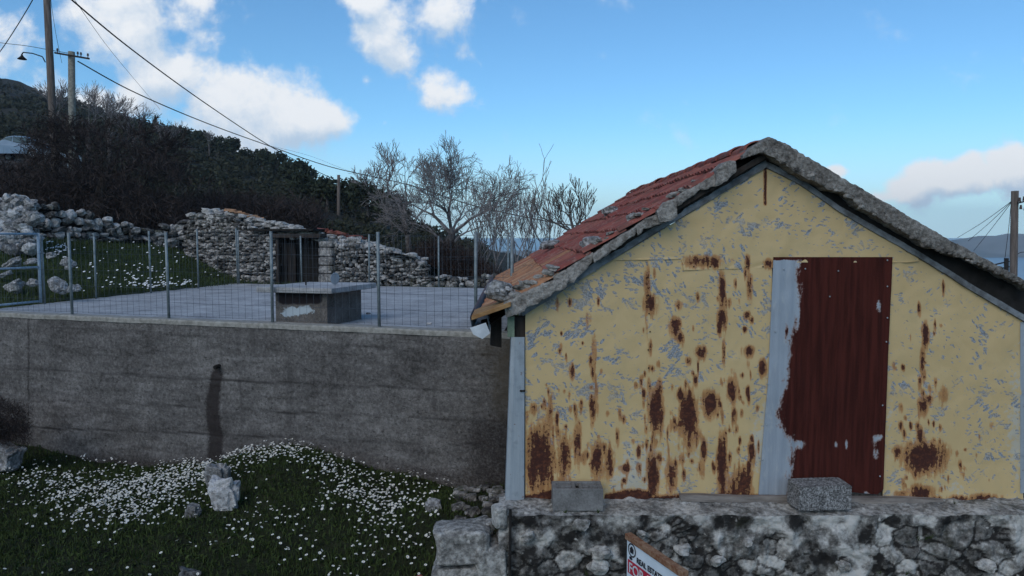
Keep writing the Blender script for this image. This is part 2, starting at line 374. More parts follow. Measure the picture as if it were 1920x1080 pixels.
M_HILL = material('scrub_hillside', hill_fn)
def leaf_fn(a, b, sc=.6):
    def fn(g):
        n = g.noise(g.obj(), sc, 4, .6); t = g.attr('tint')
        return {'Base Color': g.mix(g.add(g.mul(t, .7), g.mul(g.sub(n, .5), .6)), a, b), 'Roughness': .8, 'Specular IOR Level': .2}
    return fn
M_SCRUB = material('evergreen_scrub_leaves', leaf_fn((.014, .017, .010), (.06, .062, .036), .15))
M_EVER = material('evergreen_leaves', leaf_fn((.014, .02, .012), (.05, .06, .03), .8))
M_GRASS = material('grass_blades', leaf_fn((.022, .036, .010), (.078, .108, .03), 1.1))
M_BRACK = material('dry_bracken', leaf_fn((.02, .013, .012), (.075, .05, .042), .8))
M_SEA = material('sea', lambda g: {'Specular IOR Level': .5, 'Base Color': (.06, .12, .18), 'Roughness': .3, 'Normal': g.bump(g.noise(g.obj(), .02, 5, .6), .3, 3)})
M_FAR = material('far_hills', lambda g: {'Base Color': g.ramp(g.noise(g.obj(), .004, 7, .6), [(.4, (.1, .115, .1)), (.6, (.22, .215, .19))]), 'Roughness': 1})
# ------------------------------------------------------------------ terrain
FY = 5.7                                       # facade plane
TZ = CZ - 1.22                                 # terrace level
WA = on_z(950, 632, TZ)[:2]; WB = on_z(0, 592, TZ)[:2]
WD = (WB - WA) / np.linalg.norm(WB - WA); WN = np.array((WD[1], -WD[0]))
if WN[1] > 0: WN = -WN
def on_wall(px, py):
    u, e = px_dir(px, py); d = np.array((u, 1.0)); Y = (WA @ WN) / (d @ WN); return np.array((u * Y, Y, CZ + e * Y))
LEFT_E = [on_z(94, 569, TZ), on_z(444, 533, TZ)]
BACK_E = [on_z(470, 532, TZ), on_z(910, 540, TZ)]
def rbf(pts, vals, q, reg=1e-6):
    D = np.linalg.norm(pts[:, None] - pts[None], axis=-1); n = len(pts)
    A = np.zeros((n + 3, n + 3)); A[:n, :n] = D + reg * np.eye(n); A[:n, n] = 1; A[:n, n + 1:] = pts; A[n, :n] = 1; A[n + 1:, :n] = pts.T
    s = np.linalg.solve(A, np.r_[vals, 0, 0, 0]); out = np.zeros(len(q))
    for i in range(0, len(q), 20000):
        qq = q[i:i + 20000]; out[i:i + 20000] = np.linalg.norm(qq[:, None] - pts[None], axis=-1) @ s[:n] + s[n] + qq @ s[n + 1:]
    return out
gpts = [on_wall(*p) for p in ((-150, 800), (0, 822), (100, 845), (200, 868), (300, 876), (400, 868), (470, 850), (540, 832), (590, 838), (640, 858), (720, 885), (850, 910), (945, 915))]
gpts += [P(540, 870, 8.6), P(300, 905, 9.2), P(100, 900, 9.6), P(700, 940, 7.9), P(560, 960, 7.5), P(400, 950, 7.9), P(200, 960, 8.2), P(0, 960, 8.6), P(830, 985, 6.9), P(880, 950, 7.3)]
gpts += [P(a, 1085, 6.2) for a in (-300, 0, 300, 600, 820)] + [P(a, 1300, 4.6) for a in (-300, 200, 700)]
gpts += [np.array(p) for p in ((1.5, 4.4, .05), (4, 4.4, .05), (0.5, 4.6, .1), (0, 2, .1), (-4, 2, .2), (6, 2, -.2), (0, -6, .1), (-10, -6, .6), (10, -6, -1.5), (7, 6, -.3), (8, 12, -1.2), (3, 8, .4), (3, 12, .4), (.3, 9, .1), (-14, 6, 1.0), (-14, 12, 1.1), (0, -30, .2), (-25, -30, 2), (25, -30, -5), (25, 5, -4), (-25, 5, 3))]
gpts = np.array(gpts)
def ground_z(xy):
    xy = np.atleast_2d(xy); z = rbf(gpts[:, :2], gpts[:, 2], xy)
    return z + .035 * fbm(np.c_[xy * 2.2, xy[:, 0] * 0], 3, 5)
def axis(lo, hi, n, c, p=2.2):
    t = np.linspace(-1, 1, n); s = np.sign(t) * np.abs(t) ** p
    return np.where(s < 0, c + s * (c - lo), c + s * (hi - c))
gx = axis(-40, 40, 190, -3, 1.8); gy = axis(-40, 14, 150, 8, 1.8)
GX, GY = np.meshgrid(gx, gy, indexing='ij'); q = np.c_[GX.ravel(), GY.ravel()]; z = ground_z(q)
behind = (q - WA) @ WN < -.1                    # behind the retaining wall: kept low, under the terrace
z = np.where(behind & (q[:, 0] < .3), np.minimum(z, .6), z)
mb = MB(); mb.grid(np.c_[q, z].reshape(190, 150, 3)); struct(mb.build('ground', M_SOIL, smooth=True, base=(0, 0, 0)))
# hillside: elevation angle interpolated over (azimuth, log distance)
hp = [(-900, 60, 250), (-400, 95, 260), (0, 138, 260), (60, 168, 240), (130, 200, 200), (210, 222, 180), (340, 262, 130), (430, 292, 120), (500, 322, 110), (560, 350, 100), (600, 385, 80), (680, 400, 75), (760, 430, 70), (860, 470, 60),
      (-400, 330, 48), (0, 306, 45), (90, 312, 45), (160, 325, 44), (0, 330, 40), (0, 395, 26), (100, 410, 25), (200, 428, 24), (300, 440, 24), (345, 442, 24), (420, 420, 32), (500, 430, 34), (600, 440, 36), (700, 455, 36), (800, 480, 30),
      (-300, 450, 16), (0, 470, 16), (100, 470, 17), (200, 470, 18.5), (300, 470, 20), (360, 490, 20.5), (420, 510, 20.6), (0, 560, 13.4), (70, 560, 13.9), (180, 552, 14.5), (283, 543, 16.4), (372, 535, 18), (440, 530, 19.8), (600, 530, 20.3), (800, 533, 19.6), (910, 540, 18.4), (1000, 545, 18), (1200, 560, 18),
      (850, 520, 26), (960, 515, 26), (1050, 530, 26), (1200, 560, 26), (1920, 640, 14), (1920, 620, 40), (1500, 590, 40), (1200, 545, 60), (1000, 520, 60), (1920, 560, 250), (1400, 540, 250), (1000, 510, 250), (700, 470, 250), (2600, 640, 40), (2600, 590, 250), (-300, 620, 13), (-900, 500, 20), (-900, 300, 60),
      (0, 600, 12.0), (300, 570, 14), (600, 560, 15), (900, 560, 14)]
ha = np.array([((a - 960) / FPX * 2.2, math.log(Y)) for a, e, Y in hp]); hv = np.array([px_dir(a, e)[1] for a, e, Y in hp])
def hill_z(x, y):
    u = x / y; Yc = np.clip(y, 11, 260)
    e = rbf(ha, hv, np.c_[u * 2.2, np.log(Yc)], 1e-3)
    z = CZ + e * Yc
    far = np.clip((y - 260) / 500, 0, 1); z = z + (-44 - z) * far ** 1.2
    return z + .012 * Yc * .5 * fbm(np.c_[x / 9, y / 9, x * 0], 4, 3) * np.clip((Yc - 24) / 30, 0, 1)
us = np.linspace(-1.5, 1.6, 330); Ys = np.exp(np.linspace(math.log(11.0), math.log(800), 210))
UU, YY = np.meshgrid(us, Ys, indexing='ij'); XX = UU * YY; zz = hill_z(XX.ravel(), YY.ravel())
qq = np.c_[XX.ravel(), YY.ravel()]
def in_terrace(q, m=0.0):
    le = LEFT_E[1][:2] - LEFT_E[0][:2]; le /= np.linalg.norm(le); nl = np.array((le[1], -le[0])); nl = nl if nl[0] > 0 else -nl
    be = BACK_E[1][:2] - BACK_E[0][:2]; be /= np.linalg.norm(be); nb_ = np.array((be[1], -be[0])); nb_ = nb_ if nb_[1] < 0 else -nb_
    return ((q - LEFT_E[0][:2]) @ nl > -m) & ((q - BACK_E[0][:2]) @ nb_ > -m)
nearwall = (qq - WA) @ WN > -1.2
inn = in_terrace(qq, .15)
zz = np.where(inn, np.minimum(zz, TZ - .25), zz)
zz = np.where(nearwall | ((qq[:, 0] > -.8) & (qq[:, 1] < 14)), np.minimum(zz, -.9), zz)
px_, py_ = proj(qq[:, 0], qq[:, 1], zz)
tg = np.clip((24 - qq[:, 1]) / 3, 0, 1) * (qq[:, 0] < 3)
mb = MB(); mb.grid(np.c_[qq, zz].reshape(330, 210, 3), tg); struct(mb.build('hillside', M_HILL, smooth=True, base=(0, 0, 0)))
mb = MB(); mb.box((0, 18000, -40.5), (60000, 40000, 1)); struct(mb.build('sea', M_SEA))
# far coast across the water
n = 160; ux = np.linspace(-900, 1900, n); prof = np.clip(.62 + .6 * fbm(np.c_[ux / 260, ux * 0, ux * 0], 4, 11), .1, 1.3) * 43
rows = []
for k, (d, hgt) in enumerate(((0, 0), (90, .35), (220, .8), (340, 1.0), (520, .6), (760, 0))):
    rows.append(np.c_[ux * 1.0, np.full(n, 1560 + d) + 30 * fbm(np.c_[ux / 180, ux * 0 + k, ux * 0], 3, 4), -39.6 + prof * hgt * (1 + .12 * fbm(np.c_[ux / 60, ux * 0 + k * 3, ux * 0], 3, 8))])
mb = MB(); mb.grid(np.array(rows)); struct(mb.build('far_hills', M_FAR, smooth=True))
# ------------------------------------------------------------------ terrace and retaining wall
lo_ = LEFT_E[0][:2] + (LEFT_E[0][:2] - LEFT_E[1][:2]) * .42
c1_ = BACK_E[0][:2] + (BACK_E[0][:2] - BACK_E[1][:2]) * .1
c2_ = BACK_E[1][:2] + (BACK_E[1][:2] - BACK_E[0][:2]) * .12
fl = WA + WD * 9.6 - WN * .12; fr = WA - WN * .12 + WD * .1
A_ = np.stack([WD, -(LEFT_E[0][:2] - LEFT_E[1][:2])], 1); sol = np.linalg.solve(A_, LEFT_E[0][:2] - (WA - WN * .12)); lo_ = WA - WN * .12 + WD * sol[0]
poly = [fr, np.array((-.05, 10.4)), np.array((-.05, 13)), c2_, c1_, lo_]
mb = MB(); k = len(poly)
v = [(*p, TZ) for p in poly] + [(*p, TZ - 1.2) for p in poly]
mb.add(np.array(v), [tuple(range(k)), tuple(range(2 * k - 1, k - 1, -1))] + [(i, i + k, (i + 1) % k + k, (i + 1) % k) for i in range(k)])
struct(mb.build('terrace', M_PAVE, base=(0, 0, 0)))
def scene_wall():
    L = 10.6; ns, nz = 420, 96; s = np.linspace(-.05, L, ns); t = np.linspace(0, 1, nz)
    Sg, Tg = np.meshgrid(s, t, indexing='ij'); top = TZ + .03; bot = -.9
    Zg = bot + (top - bot) * Tg
    X = WA[0] + WD[0] * Sg; Y = WA[1] + WD[1] * Sg
    ppx, ppy = proj(X, Y, Zg)
    # board joints, slightly sloping, and one vertical pour joint
    joint = np.zeros_like(ppx)
    for (x0, y0, x1, y1, wd) in ((0, 605, 950, 668, 1.6), (0, 690, 950, 738, 1.8), (100, 752, 950, 790, 1.6), (0, 800, 950, 835, 1.4)):
        ly = y0 + (ppx - x0) / (x1 - x0) * (y1 - y0) + 2.5 * vnoise(np.c_[ppx.ravel() / 60, ppx.ravel() * 0 + y0, ppx.ravel() * 0]).reshape(ppx.shape)
        joint = np.maximum(joint, np.clip(1 - np.abs(ppy - ly) / (wd * 1.9), 0, 1) * (.55 + .45 * vnoise(np.c_[ppx.ravel() / 90, ppx.ravel() * 0 + y0, ppx.ravel() * 0 + 3]).reshape(ppx.shape)))
    joint = np.maximum(joint, np.clip(1 - np.abs(ppx - 53) / 2, 0, 1) * (ppy < 780))
    st = np.exp(-((ppx - 404 + .02 * (ppy - 680) + 4 * np.sin(ppy / 23)) / (12 + .03 * (ppy - 680).clip(0))) ** 2) * np.clip((ppy - 676) / 26, 0, 1) * 1.1
    st = np.maximum(st, .75 * np.clip((ppx - 780) / 120, 0, 1) * np.clip((ppy - 690) / 120, 0, 1) * .8)
    st = np.maximum(st, .55 * np.clip((ppy - 815 - .04 * ppx) / 40, 0, 1))
    br = .8 * np.clip((ppx - 820) / 130, 0, 1) ** 1.3 * (.75 + .5 * fbm(np.c_[ppx.ravel() / 30, ppy.ravel() / 60, ppx.ravel() * 0], 4, 61).reshape(ppx.shape)) * np.clip(1.2 - (ppy - 630) / 400, 0, 1)
    dis = .012 * fbm(np.c_[Sg.ravel() * 5, Zg.ravel() * 9, Sg.ravel() * 0], 4, 2).reshape(Sg.shape) - .012 * joint
    F = np.stack([X + WN[0] * dis, Y + WN[1] * dis, Zg], -1)
    cap = np.stack([X[:, -1] - WN[0] * .2, Y[:, -1] - WN[1] * .2, Zg[:, -1] + .003], -1)
    capb = cap.copy(); capb[:, 2] = TZ - .2
    mb = MB(); mb.grid(F); mb.grid(np.stack([F[:, -1], cap, capb], 1)[:, ::1])
    z0 = np.zeros(ns * 3)
    w_ = thing('retaining_wall', 'long stained grey concrete retaining wall below the fenced terrace', 'wall', (*(WA + WD * 5), -.9))
    mb.build('concrete_face', M_CONC, w_, True, attrs={'joint': np.r_[joint.ravel(), z0], 'stain': np.r_[st.ravel(), z0 - .25], 'brown': np.r_[br.ravel(), z0]})
    mb = MB(); Lc = 10.6; cc = []
    for k in range(180):
        sK = -.05 + Lc * k / 179; q = WA + WD * sK; jz = .004 * vnoise(np.array([[sK * 3, 1, 0]]))[0]
        cc.append([(*(q + WN * o_), TZ + z_ + jz) for o_, z_ in ((.012, -.02), (.016, .03), (.01, .05), (-.2, .052), (-.21, .0))])
    mb.grid(np.array(cc)); mb.build('coping', plain('pale_coping_concrete', (.2, .19, .165), (.36, .345, .31), 14, rough=.9, bump=.4), w_)
    p = on_wall(411, 686); mb = MB()
    d3 = np.array((*WN, -.1)); t = np.arange(13) * math.pi / 6
    mb.tube(p - d3 * .05, p + d3 * .09, .03, .03, 12, cap=False); mb.tube(p + d3 * .09, p - d3 * .04, .024, .024, 12)
    mb.build('drain_pipe', M_DARK, w_)
scene_wall()
# ------------------------------------------------------------------ fences and gate
def fence_things(name, label, pxs, line, ztop_px, wire_h, open_first=False):
    root = None; tops = []
    for i, (px, hgt) in enumerate(pxs):
        p = line(px)
        if root is None: root = thing(name, label, 'fence', p, None)
        mb = MB(); lean = RNG.normal(0, .008, 2)
        tp = p + np.array((lean[0], lean[1], hgt)); mb.tube(p - np.array((0, 0, .05)), tp, .021, .021, 8)
        mb.build('post', M_POST, root, True); tops.append((p, tp))
    mb = MB()
    for (a, ta), (b, tb) in zip(tops[:-1], tops[1:]):
        L = np.linalg.norm(b - a); nv = int(L / .105)
        for k in range(nv + 1):
            t = k / nv; off = np.array((RNG.normal(0, .006), 0, 0)); mb.tube(a + (b - a) * t + np.array((0, 0, .03)), a + (b - a) * t + (ta - a) * (wire_h) + off, .0021, n=3, cap=False)
        for hz in (.04, .19, .36, .55, .75, wire_h * .995):
            pts = [a + (b - a) * t + (ta - a) * hz * (1) + np.array((0, 0, -.01 * math.sin(math.pi * t))) for t in np.linspace(0, 1, 5)]
            mb.path(pts, .0022, 3)
    mb.build('wire_mesh', M_MESHW, root)
    return root
def line_front(px):
    u, _ = px_dir(px, 600); off = WA - WN * .1; d = np.array((u, 1.0)); Y = (off @ WN) / (d @ WN); return np.array((u * Y, Y, TZ + .05))
H = 1.24
fence_things('wire_fence', 'wire mesh fence with steel posts along the top of the concrete wall', [(-62, H), (136, H), (317, H), (511, H * 1.01), (711, H), (892, H), (960, H)], line_front, 0, .97)
ledir = (LEFT_E[1] - LEFT_E[0]) 
def line_left(px):
    u, _ = px_dir(px, 550); a, b = LEFT_E[0][:2], LEFT_E[1][:2]; d = b - a; nn = np.array((d[1], -d[0])); Y = (a @ nn) / (np.array((u, 1.0)) @ nn)
    return np.array((u * Y, Y, TZ))
fence_things('wire_fence', 'wire mesh fence with steel posts beside the grassy bank', [(83, 1.26), (180, 1.3), (283, 1.36), (372, 1.42), (446, 1.45)], line_left, 0, .95)
def line_back(px):
    u, _ = px_dir(px, 535); a, b = BACK_E[0][:2], BACK_E[1][:2]; d = b - a; nn = np.array((d[1], -d[0])); Y = (a @ nn) / (np.array((u, 1.0)) @ nn)
    return np.array((u * Y, Y - .05, TZ))
fence_things('wire_fence', 'wire mesh fence with steel posts in front of the stone hut', [(450, 1.42), (567, 1.26), (693, 1.3), (823, 1.26), (953, 1.28)], line_back, 0, .97)
def gate():
    a = line_left(76); b = line_left(-40)
    r = thing('metal_gate', 'pale blue tubular metal gate standing at the left edge of the terrace', 'gate', a)
    for p in (a, b):
        mb = MB(); mb.tube(p + (0, 0, .03), p + (0, 0, 1.3), .025, n=10); mb.build('gate_post', M_GATE, r, True)
    for h in (.06, .68, 1.28):
        mb = MB(); mb.tube(a + np.array((0, 0, h)), b + np.array((0, 0, h)), .02, n=8); mb.build('rail', M_GATE, r, True)
    mb = MB()
    for t in np.linspace(.04, .96, 14): mb.tube(a + (b - a) * t + (0, 0, .07), a + (b - a) * t + (0, 0, 1.27), .0025, n=3)
    mb.build('wire_mesh', M_MESHW, r)
gate()
# ------------------------------------------------------------------ concrete cistern head on the terrace
def cistern():
    o = on_z(614, 612, TZ); rt = thing('concrete_cistern', 'square concrete cistern head with overhanging slab on the terrace', 'cistern', (*o[:2], TZ))
    ax = WD; ay = -WN                                  # along the wall to the left, away from the viewer
    def Q(a, b, z): return np.array((*(o[:2] + ax * a + ay * b), TZ + z))
    def prism(a0, a1, b0, b1, z0, z1, j=0):
        v = np.array([Q(a, b, z) for z in (z0, z1) for b in (b0, b1) for a in (a0, a1)]); 
        return v, [(0, 2, 3, 1), (4, 5, 7, 6), (0, 1, 5, 4), (2, 6, 7, 3), (0, 4, 6, 2), (1, 3, 7, 5)]
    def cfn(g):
        v = g.obj(); n = g.noise(v, 5, 7, .65); n2 = g.noise(v, 45, 5, .7); pt = g.attr('paint'); shd = g.attr('slab_shade')
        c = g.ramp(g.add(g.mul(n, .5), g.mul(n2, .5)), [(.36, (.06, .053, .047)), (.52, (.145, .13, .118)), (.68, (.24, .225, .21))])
        c = g.mix(g.ss(g.add(shd, g.mul(g.sub(n, .5), .8)), .35, .7), c, (.022, .018, .02))
        c = g.mix(g.mul(g.ss(g.add(pt, g.mul(g.sub(g.noise(v, 11, 7, .7), .5), 2.0)), .45, .7), .85), c, (.46, .53, .57))
        return {'Base Color': c, 'Roughness': .9, 'Normal': g.bump(n2, .6, .015)}
    mt = material('stained_shaded_cistern_concrete', cfn)
    # body as a fine grid so that the paint and the painted shade keep their shapes
    na, nz = 60, 40; A = np.linspace(0, .82, na); Z = np.linspace(-.02, .455, nz)
    Ag, Zg = np.meshgrid(A, Z, indexing='ij')
    Fp = np.stack([o[0] + ax[0] * Ag, o[1] + ax[1] * Ag, TZ + Zg], -1)
    ppx, ppy = proj(Fp[..., 0], Fp[..., 1], Fp[..., 2])
    paint = 1.05 * np.exp(-np.abs((ppx - 557) / 36) ** 3 - np.abs((ppy - 583 + .12 * (ppx - 557)) / 10) ** 2.5)
    slab_shade = np.clip((578 - ppy) / 14, 0, 1) * np.clip(1.25 - np.abs((ppx - 562) / 46) ** 4, 0, 1)  # shade under the slab overhang, painted into the front face
    mb = MB(); mb.grid(Fp)
    v, f = prism(0, .82, .004, .95, -.02, .455); f = [f[0], f[1], f[3], f[4], f[5]]; mb.add(v, f)
    e8 = np.zeros(8); mb.build('body', mt, rt, attrs={'paint': np.r_[paint.ravel(), e8], 'slab_shade': np.r_[slab_shade.ravel(), e8]})
    mb = MB(); v, f = prism(-.16, 1.03, -.14, 1.12, .457, .54); v += RNG.normal(0, .004, v.shape); mb.add(v, f)
    mb.build('slab', M_PAVE, rt, bevel=.01)
    # steel lid standing on edge and a hasp on the slab
    c = Q(.2, .55, .54 + .085); mb = MB(); t = np.arange(28) * 2 * math.pi / 28
    ringv = lambda r, off: np.array([c + np.array((math.cos(k) * r * .55, off + math.cos(k) * r * .8, math.sin(k) * r)) for k in t])
    v = np.r_[ringv(.075, -.012), ringv(.086, -.006), ringv(.086, .012)]
    f = [tuple(range(28))] + [(i, (i + 1) % 28, (i + 1) % 28 + 28, i + 28) for i in range(28)] + [(i + 28, (i + 1) % 28 + 28, (i + 1) % 28 + 56, i + 56) for i in range(28)] + [tuple(range(83, 55, -1))]
    mb.add(v, f); tag(mb.build('round_lid', M_ZINC), 'small round grey lid standing on edge on the cistern slab', 'lid')
    mb = MB(); h = Q(.52, .3, .54); mb.tube(h, h + (0, 0, .05), .012, n=8); mb.tube(h + (0, 0, .05), h + np.array((.05, 0, .055)), .01, n=8); mb.build('hasp', M_DARK, rt)
cistern()
# ------------------------------------------------------------------ rubble masonry
def rubble(mb, a, b, zb, zt, size=.2, depth=.22, sub=1, holes=(), seed=0, thick=.35, backing=True):
    a, b = np.array(a, float), np.array(b, float); L = np.linalg.norm(b - a); d = (b - a) / L; nn = np.array((d[1], -d[0])); nn = nn if nn[1] < 0 else -nn
    zlo = min(zb(0), zb(.5), zb(1)); zhi = max(zt(t) for t in np.linspace(0, 1, 9)); z = zlo
    rr = random.Random(seed)
    while z < zhi:
        hh = size * rr.uniform(.5, .95); s = rr.uniform(-.1, 0)
        while s < L:
            ww = size * rr.choice((rr.uniform(.5, 1.0), rr.uniform(.9, 1.7))); hk = hh * rr.uniform(.7, 1.25); t = min(1, max(0, (s + ww / 2) / L)); zc = z + hh / 2 + rr.uniform(-.25, .25) * hh
            if zb(t) - hh < zc < zt(t) + hh * .2:
                p = a + d * (s + ww / 2) + nn * rr.uniform(-.03, .04)
                pp = proj(p[0], p[1], zc)
                if not any(x0 < pp[0] < x1 and y0 < pp[1] < y1 for x0, y0, x1, y1 in holes):
                    stone(mb, (p[0], p[1], zc), (ww * 1.0, depth * rr.uniform(.7, 1.2), hk * 1.02), 2, rot=math.atan2(d[1], d[0]) + rr.uniform(-.3, .3), tilt=.32, tint=rr.uniform(-.1, 1) , rough=.42, blocky=.8)
            s += ww
        z += hh
    if backing:
        n = 24; ts = np.linspace(0, 1, n)
        f0 = np.array([(*(a + d * L * t - nn * .06), zb(t) - .3) for t in ts]); f1 = np.array([(*(a + d * L * t - nn * .06), zt(t) - .05) for t in ts])
        b1 = f1 - np.array((*nn, 0)) * thick; b0 = f0 - np.array((*nn, 0)) * thick
        if holes:
            # the backing leaves the openings free: build it as small cells
            nz = 26
            for i in range(n * 3 - 1):
                t0, t1 = i / (n * 3 - 1), (i + 1) / (n * 3 - 1)
                for k in range(nz):
                    za0 = zb(t0) - .3; za1 = zt(t0) - .05
                    z0_, z1_ = za0 + (za1 - za0) * k / nz, za0 + (za1 - za0) * (k + 1) / nz
                    pc = a + d * L * (t0 + t1) / 2; pp = proj(pc[0], pc[1], (z0_ + z1_) / 2)
                    if any(x0 - 2 < pp[0] < x1 + 2 and y0 - 2 < pp[1] < y1 + 2 for x0, y0, x1, y1 in holes): continue
                    pa = a + d * L * t0 - nn * .06; pb = a + d * L * t1 - nn * .06
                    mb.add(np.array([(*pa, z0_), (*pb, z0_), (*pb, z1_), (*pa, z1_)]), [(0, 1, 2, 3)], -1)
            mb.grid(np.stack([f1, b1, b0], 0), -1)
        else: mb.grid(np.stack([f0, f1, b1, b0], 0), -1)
def hut():
    A0 = P(352, 500, 21.2); A1 = P(508, 530, 19.75); A2 = P(800, 533, 18.75)
    rt = thing('stone_hut', 'low ruined rubble stone hut with dark open doorway behind the terrace', 'hut', (*A1[:2], TZ))
    zp = lambda Y, py: CZ + px_dir(0, py)[1] * Y
    def prof(pts):
        ts = [p[0] for p in pts]; zs = [p[1] for p in pts]; return lambda t: float(np.interp(t, ts, zs))
    mb = MB()
    # left gable, highest at about a third
    zt1 = prof([(0, zp(21.2, 432)), (.12, zp(21, 408)), (.3, zp(20.8, 396)), (.6, zp(20.3, 410)), (1, zp(19.75, 436))])
    rubble(mb, A0[:2], A1[:2], prof([(0, zp(21, 492)), (1, TZ - .1)]), zt1, .135, .22, 1, seed=4)
    zt2 = prof([(0, zp(19.75, 443)), (.33, zp(19.4, 446)), (.36, zp(19.4, 450)), (.7, zp(19, 470)), (.93, zp(18.8, 484)), (1, zp(18.75, 500))])
    door = (519, 447, 601, 545); win = (654, 482, 673, 502)
    rubble(mb, A1[:2], A2[:2], lambda t: TZ - .05, zt2, .125, .22, 1, holes=(door, win, (600, 452, 629, 545)), seed=9)
    # dressed quoins on the right jamb
    d = (A2 - A1)[:2]; d /= np.linalg.norm(d); rz = math.atan2(d[1], d[0])
    for i, (y0, y1) in enumerate(((452, 463), (464, 481), (482, 497), (498, 512), (513, 532))):
        c = P(614, (y0 + y1) / 2, 19.36); h = (y1 - y0) / FPX * 19.4 
        stone(mb, c, (.41, .3, h * 1.02), 2, rot=rz, rough=.05, blocky=.3, tilt=.02, tint=.45 + .1 * (i % 2))
    mb.build('wall', M_STONE, rt)
    # blocked window: pale stones set back in the opening
    mb = MB()
    for (px, py, w_, h_) in ((658, 494, .1, .17), (665, 490, .11, .13), (669, 497, .1, .13), (661, 485, .06, .05)):
        stone(mb, P(px, py, 19.33), (w_, .15, h_), 2, tint=.95, rough=.1)
    mb.box(P(664, 492, 19.55), (.34, .05, .36), rz, -1); mb.build('blocked_window', M_STONE, rt)
    # interior with its shade painted near-black: floor, back wall and side walls
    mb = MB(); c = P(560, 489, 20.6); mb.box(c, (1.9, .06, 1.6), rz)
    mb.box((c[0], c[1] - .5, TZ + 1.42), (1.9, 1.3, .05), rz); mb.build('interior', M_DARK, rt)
    mb = MB(); mb.box(P(558, 442, 19.52), (1.5, .34, .1), rz, jit=.008); mb.build('lintel', M_DARKWOOD, rt)
    mb = MB(); mb.box(P(522, 492, 19.62), (.07, .12, 1.22), rz); mb.build('door_frame', M_DARKWOOD, rt)
    mb = MB()
    for k in range(4): mb.box(P(527 + k * 8.2, 494 + k % 2, 19.85), (.112, .035, 1.1), rz, tint=.2 + .15 * (k % 3))
    mb.build('door', plain('old_door_wood', (.02, .017, .016), (.05, .043, .04), 12, stretch=(1, 1, .15)), rt)
    # stone covered lean-to roof: slabs, loose stones and broken tiles
    mb = MB(); ridge = [(372, 400), (400, 390), (440, 398), (500, 412), (560, 425), (620, 436), (680, 449), (740, 468), (790, 482)]
    for px, base in ((x, float(np.interp(x, [r[0] for r in ridge], [r[1] for r in ridge]))) for x in np.linspace(358, 792, 150)):
        for k in range(3):
            if px < 372 and k: continue
            yoff = 21.0 - (px - 350) / 440 * 2.2 + random.uniform(-.1, .9); s = random.uniform(.1, .24)
            stone(mb, P(px + random.uniform(-5, 5), base + random.uniform(2, 20), yoff), (s * 1.4, s * 1.2, s * .62), 1, rough=.25, tint=random.uniform(.55, 1))
    V_ = [P(350, 436, 21.1), P(400, 402, 20.9), P(505, 428, 20.1), P(600, 444, 19.7), P(800, 492, 19)]
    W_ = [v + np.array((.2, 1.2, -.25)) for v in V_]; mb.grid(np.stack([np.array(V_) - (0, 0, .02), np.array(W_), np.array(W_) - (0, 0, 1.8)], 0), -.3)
    mb.build('roof', M_STONE, rt)
    mb = MB()
    for k in range(16):
        mb = MB(); p = P(604 + k * 4.6 + random.uniform(-2, 2), 430 + k * 1.1 + random.uniform(-1, 3), 20.1); mb.box(p, (.26, .36, .04), random.uniform(-.6, .6), tint=random.uniform(0, .5), jit=.025); mb.build('broken_tile', M_TILE, rt)
    for k in range(7):
        mb = MB(); p = P(432 + k * 9, 394 + k * 2.5, 20.7); mb.box(p, (.28, .3, .035), random.uniform(-.6, .6), tint=random.uniform(.7, 1), jit=.02); mb.build('broken_tile', M_TILE, rt)
    # sagging sheet at the low end
    mb = MB(); pts = np.array([[P(730 + 45 * t, 474 + 10 * t ** 2 + 3 * r, 18.6 + r * .7) for t in np.linspace(0, 1, 8)] for r in (0, 1)]); mb.grid(pts); mb.grid(pts - (0, 0, .03)); mb.build('roof_sheet', M_DARKWOOD, rt)
hut()
# dry stone walls and heaps
def dry_wall(name, label, pts, tops, size, sub=1, seed=1, cat='wall', zdown=.35):
    mb = MB()
    for i in range(len(pts) - 1):
        a, b = pts[i], pts[i + 1]; t0, t1 = tops[i], tops[i + 1]
        rubble(mb, a[:2], b[:2], lambda t, a=a, b=b: a[2] + (b[2] - a[2]) * t - .05, lambda t, t0=t0, t1=t1: t0 + (t1 - t0) * t, size, size * 1.1, sub, seed=seed + i, thick=.4)
    return tag(mb.build(name, M_STONE, base=pts[0]), label, cat)
pts = [P(-60, 470, 17.5), P(70, 452, 18.5), P(200, 446, 20), P(290, 448, 21), P(352, 462, 21.5)]
dry_wall('dry_stone_wall', 'tumbled dry stone wall along the top of the grassy bank', pts, [P(-60, 380, 17.5)[2], P(70, 380, 18.5)[2], P(200, 412, 20)[2], P(290, 430, 21)[2], P(352, 412, 21.5)[2]], .24, 1, 30)
pts = [P(775, 545, 19.0), P(850, 545, 18.6), P(1000, 550, 18.1)]
dry_wall('dry_stone_wall', 'low dry stone wall between the hut and the shed roof', pts, [P(775, 512, 19)[2], P(850, 519, 18.6)[2], P(1000, 517, 18.1)[2]], .2, 1, 60)
mb = MB()
for k in range(420):
    px = random.triangular(-60, 75, 20); py = random.uniform(366 + abs(px - 30) * .35, 470); stone(mb, P(px, py, 17.2 - random.random() * .5 - (py - 366) / 104 * .8), np.array((.24, .22, .17)) * random.uniform(.45, 1.3), 2, rough=.45, blocky=.85, tilt=.7, tint=random.uniform(.2, .95))
tag(mb.build('stone_heap', M_BOULDER), 'large heap of pale jagged stones above the blue gate', 'stone heap')
def boulder(px, py, Y, sz, label, zdrop=.3, sub=3, group=None, mat=None, tint=.6):
    c = P(px, py, Y); mb = MB(); stone(mb, c, sz, 3, rough=.5, tint=tint, blocky=.85, tilt=.5)
    return tag(mb.build('boulder', mat or M_BOULDER), label, 'boulder', group)
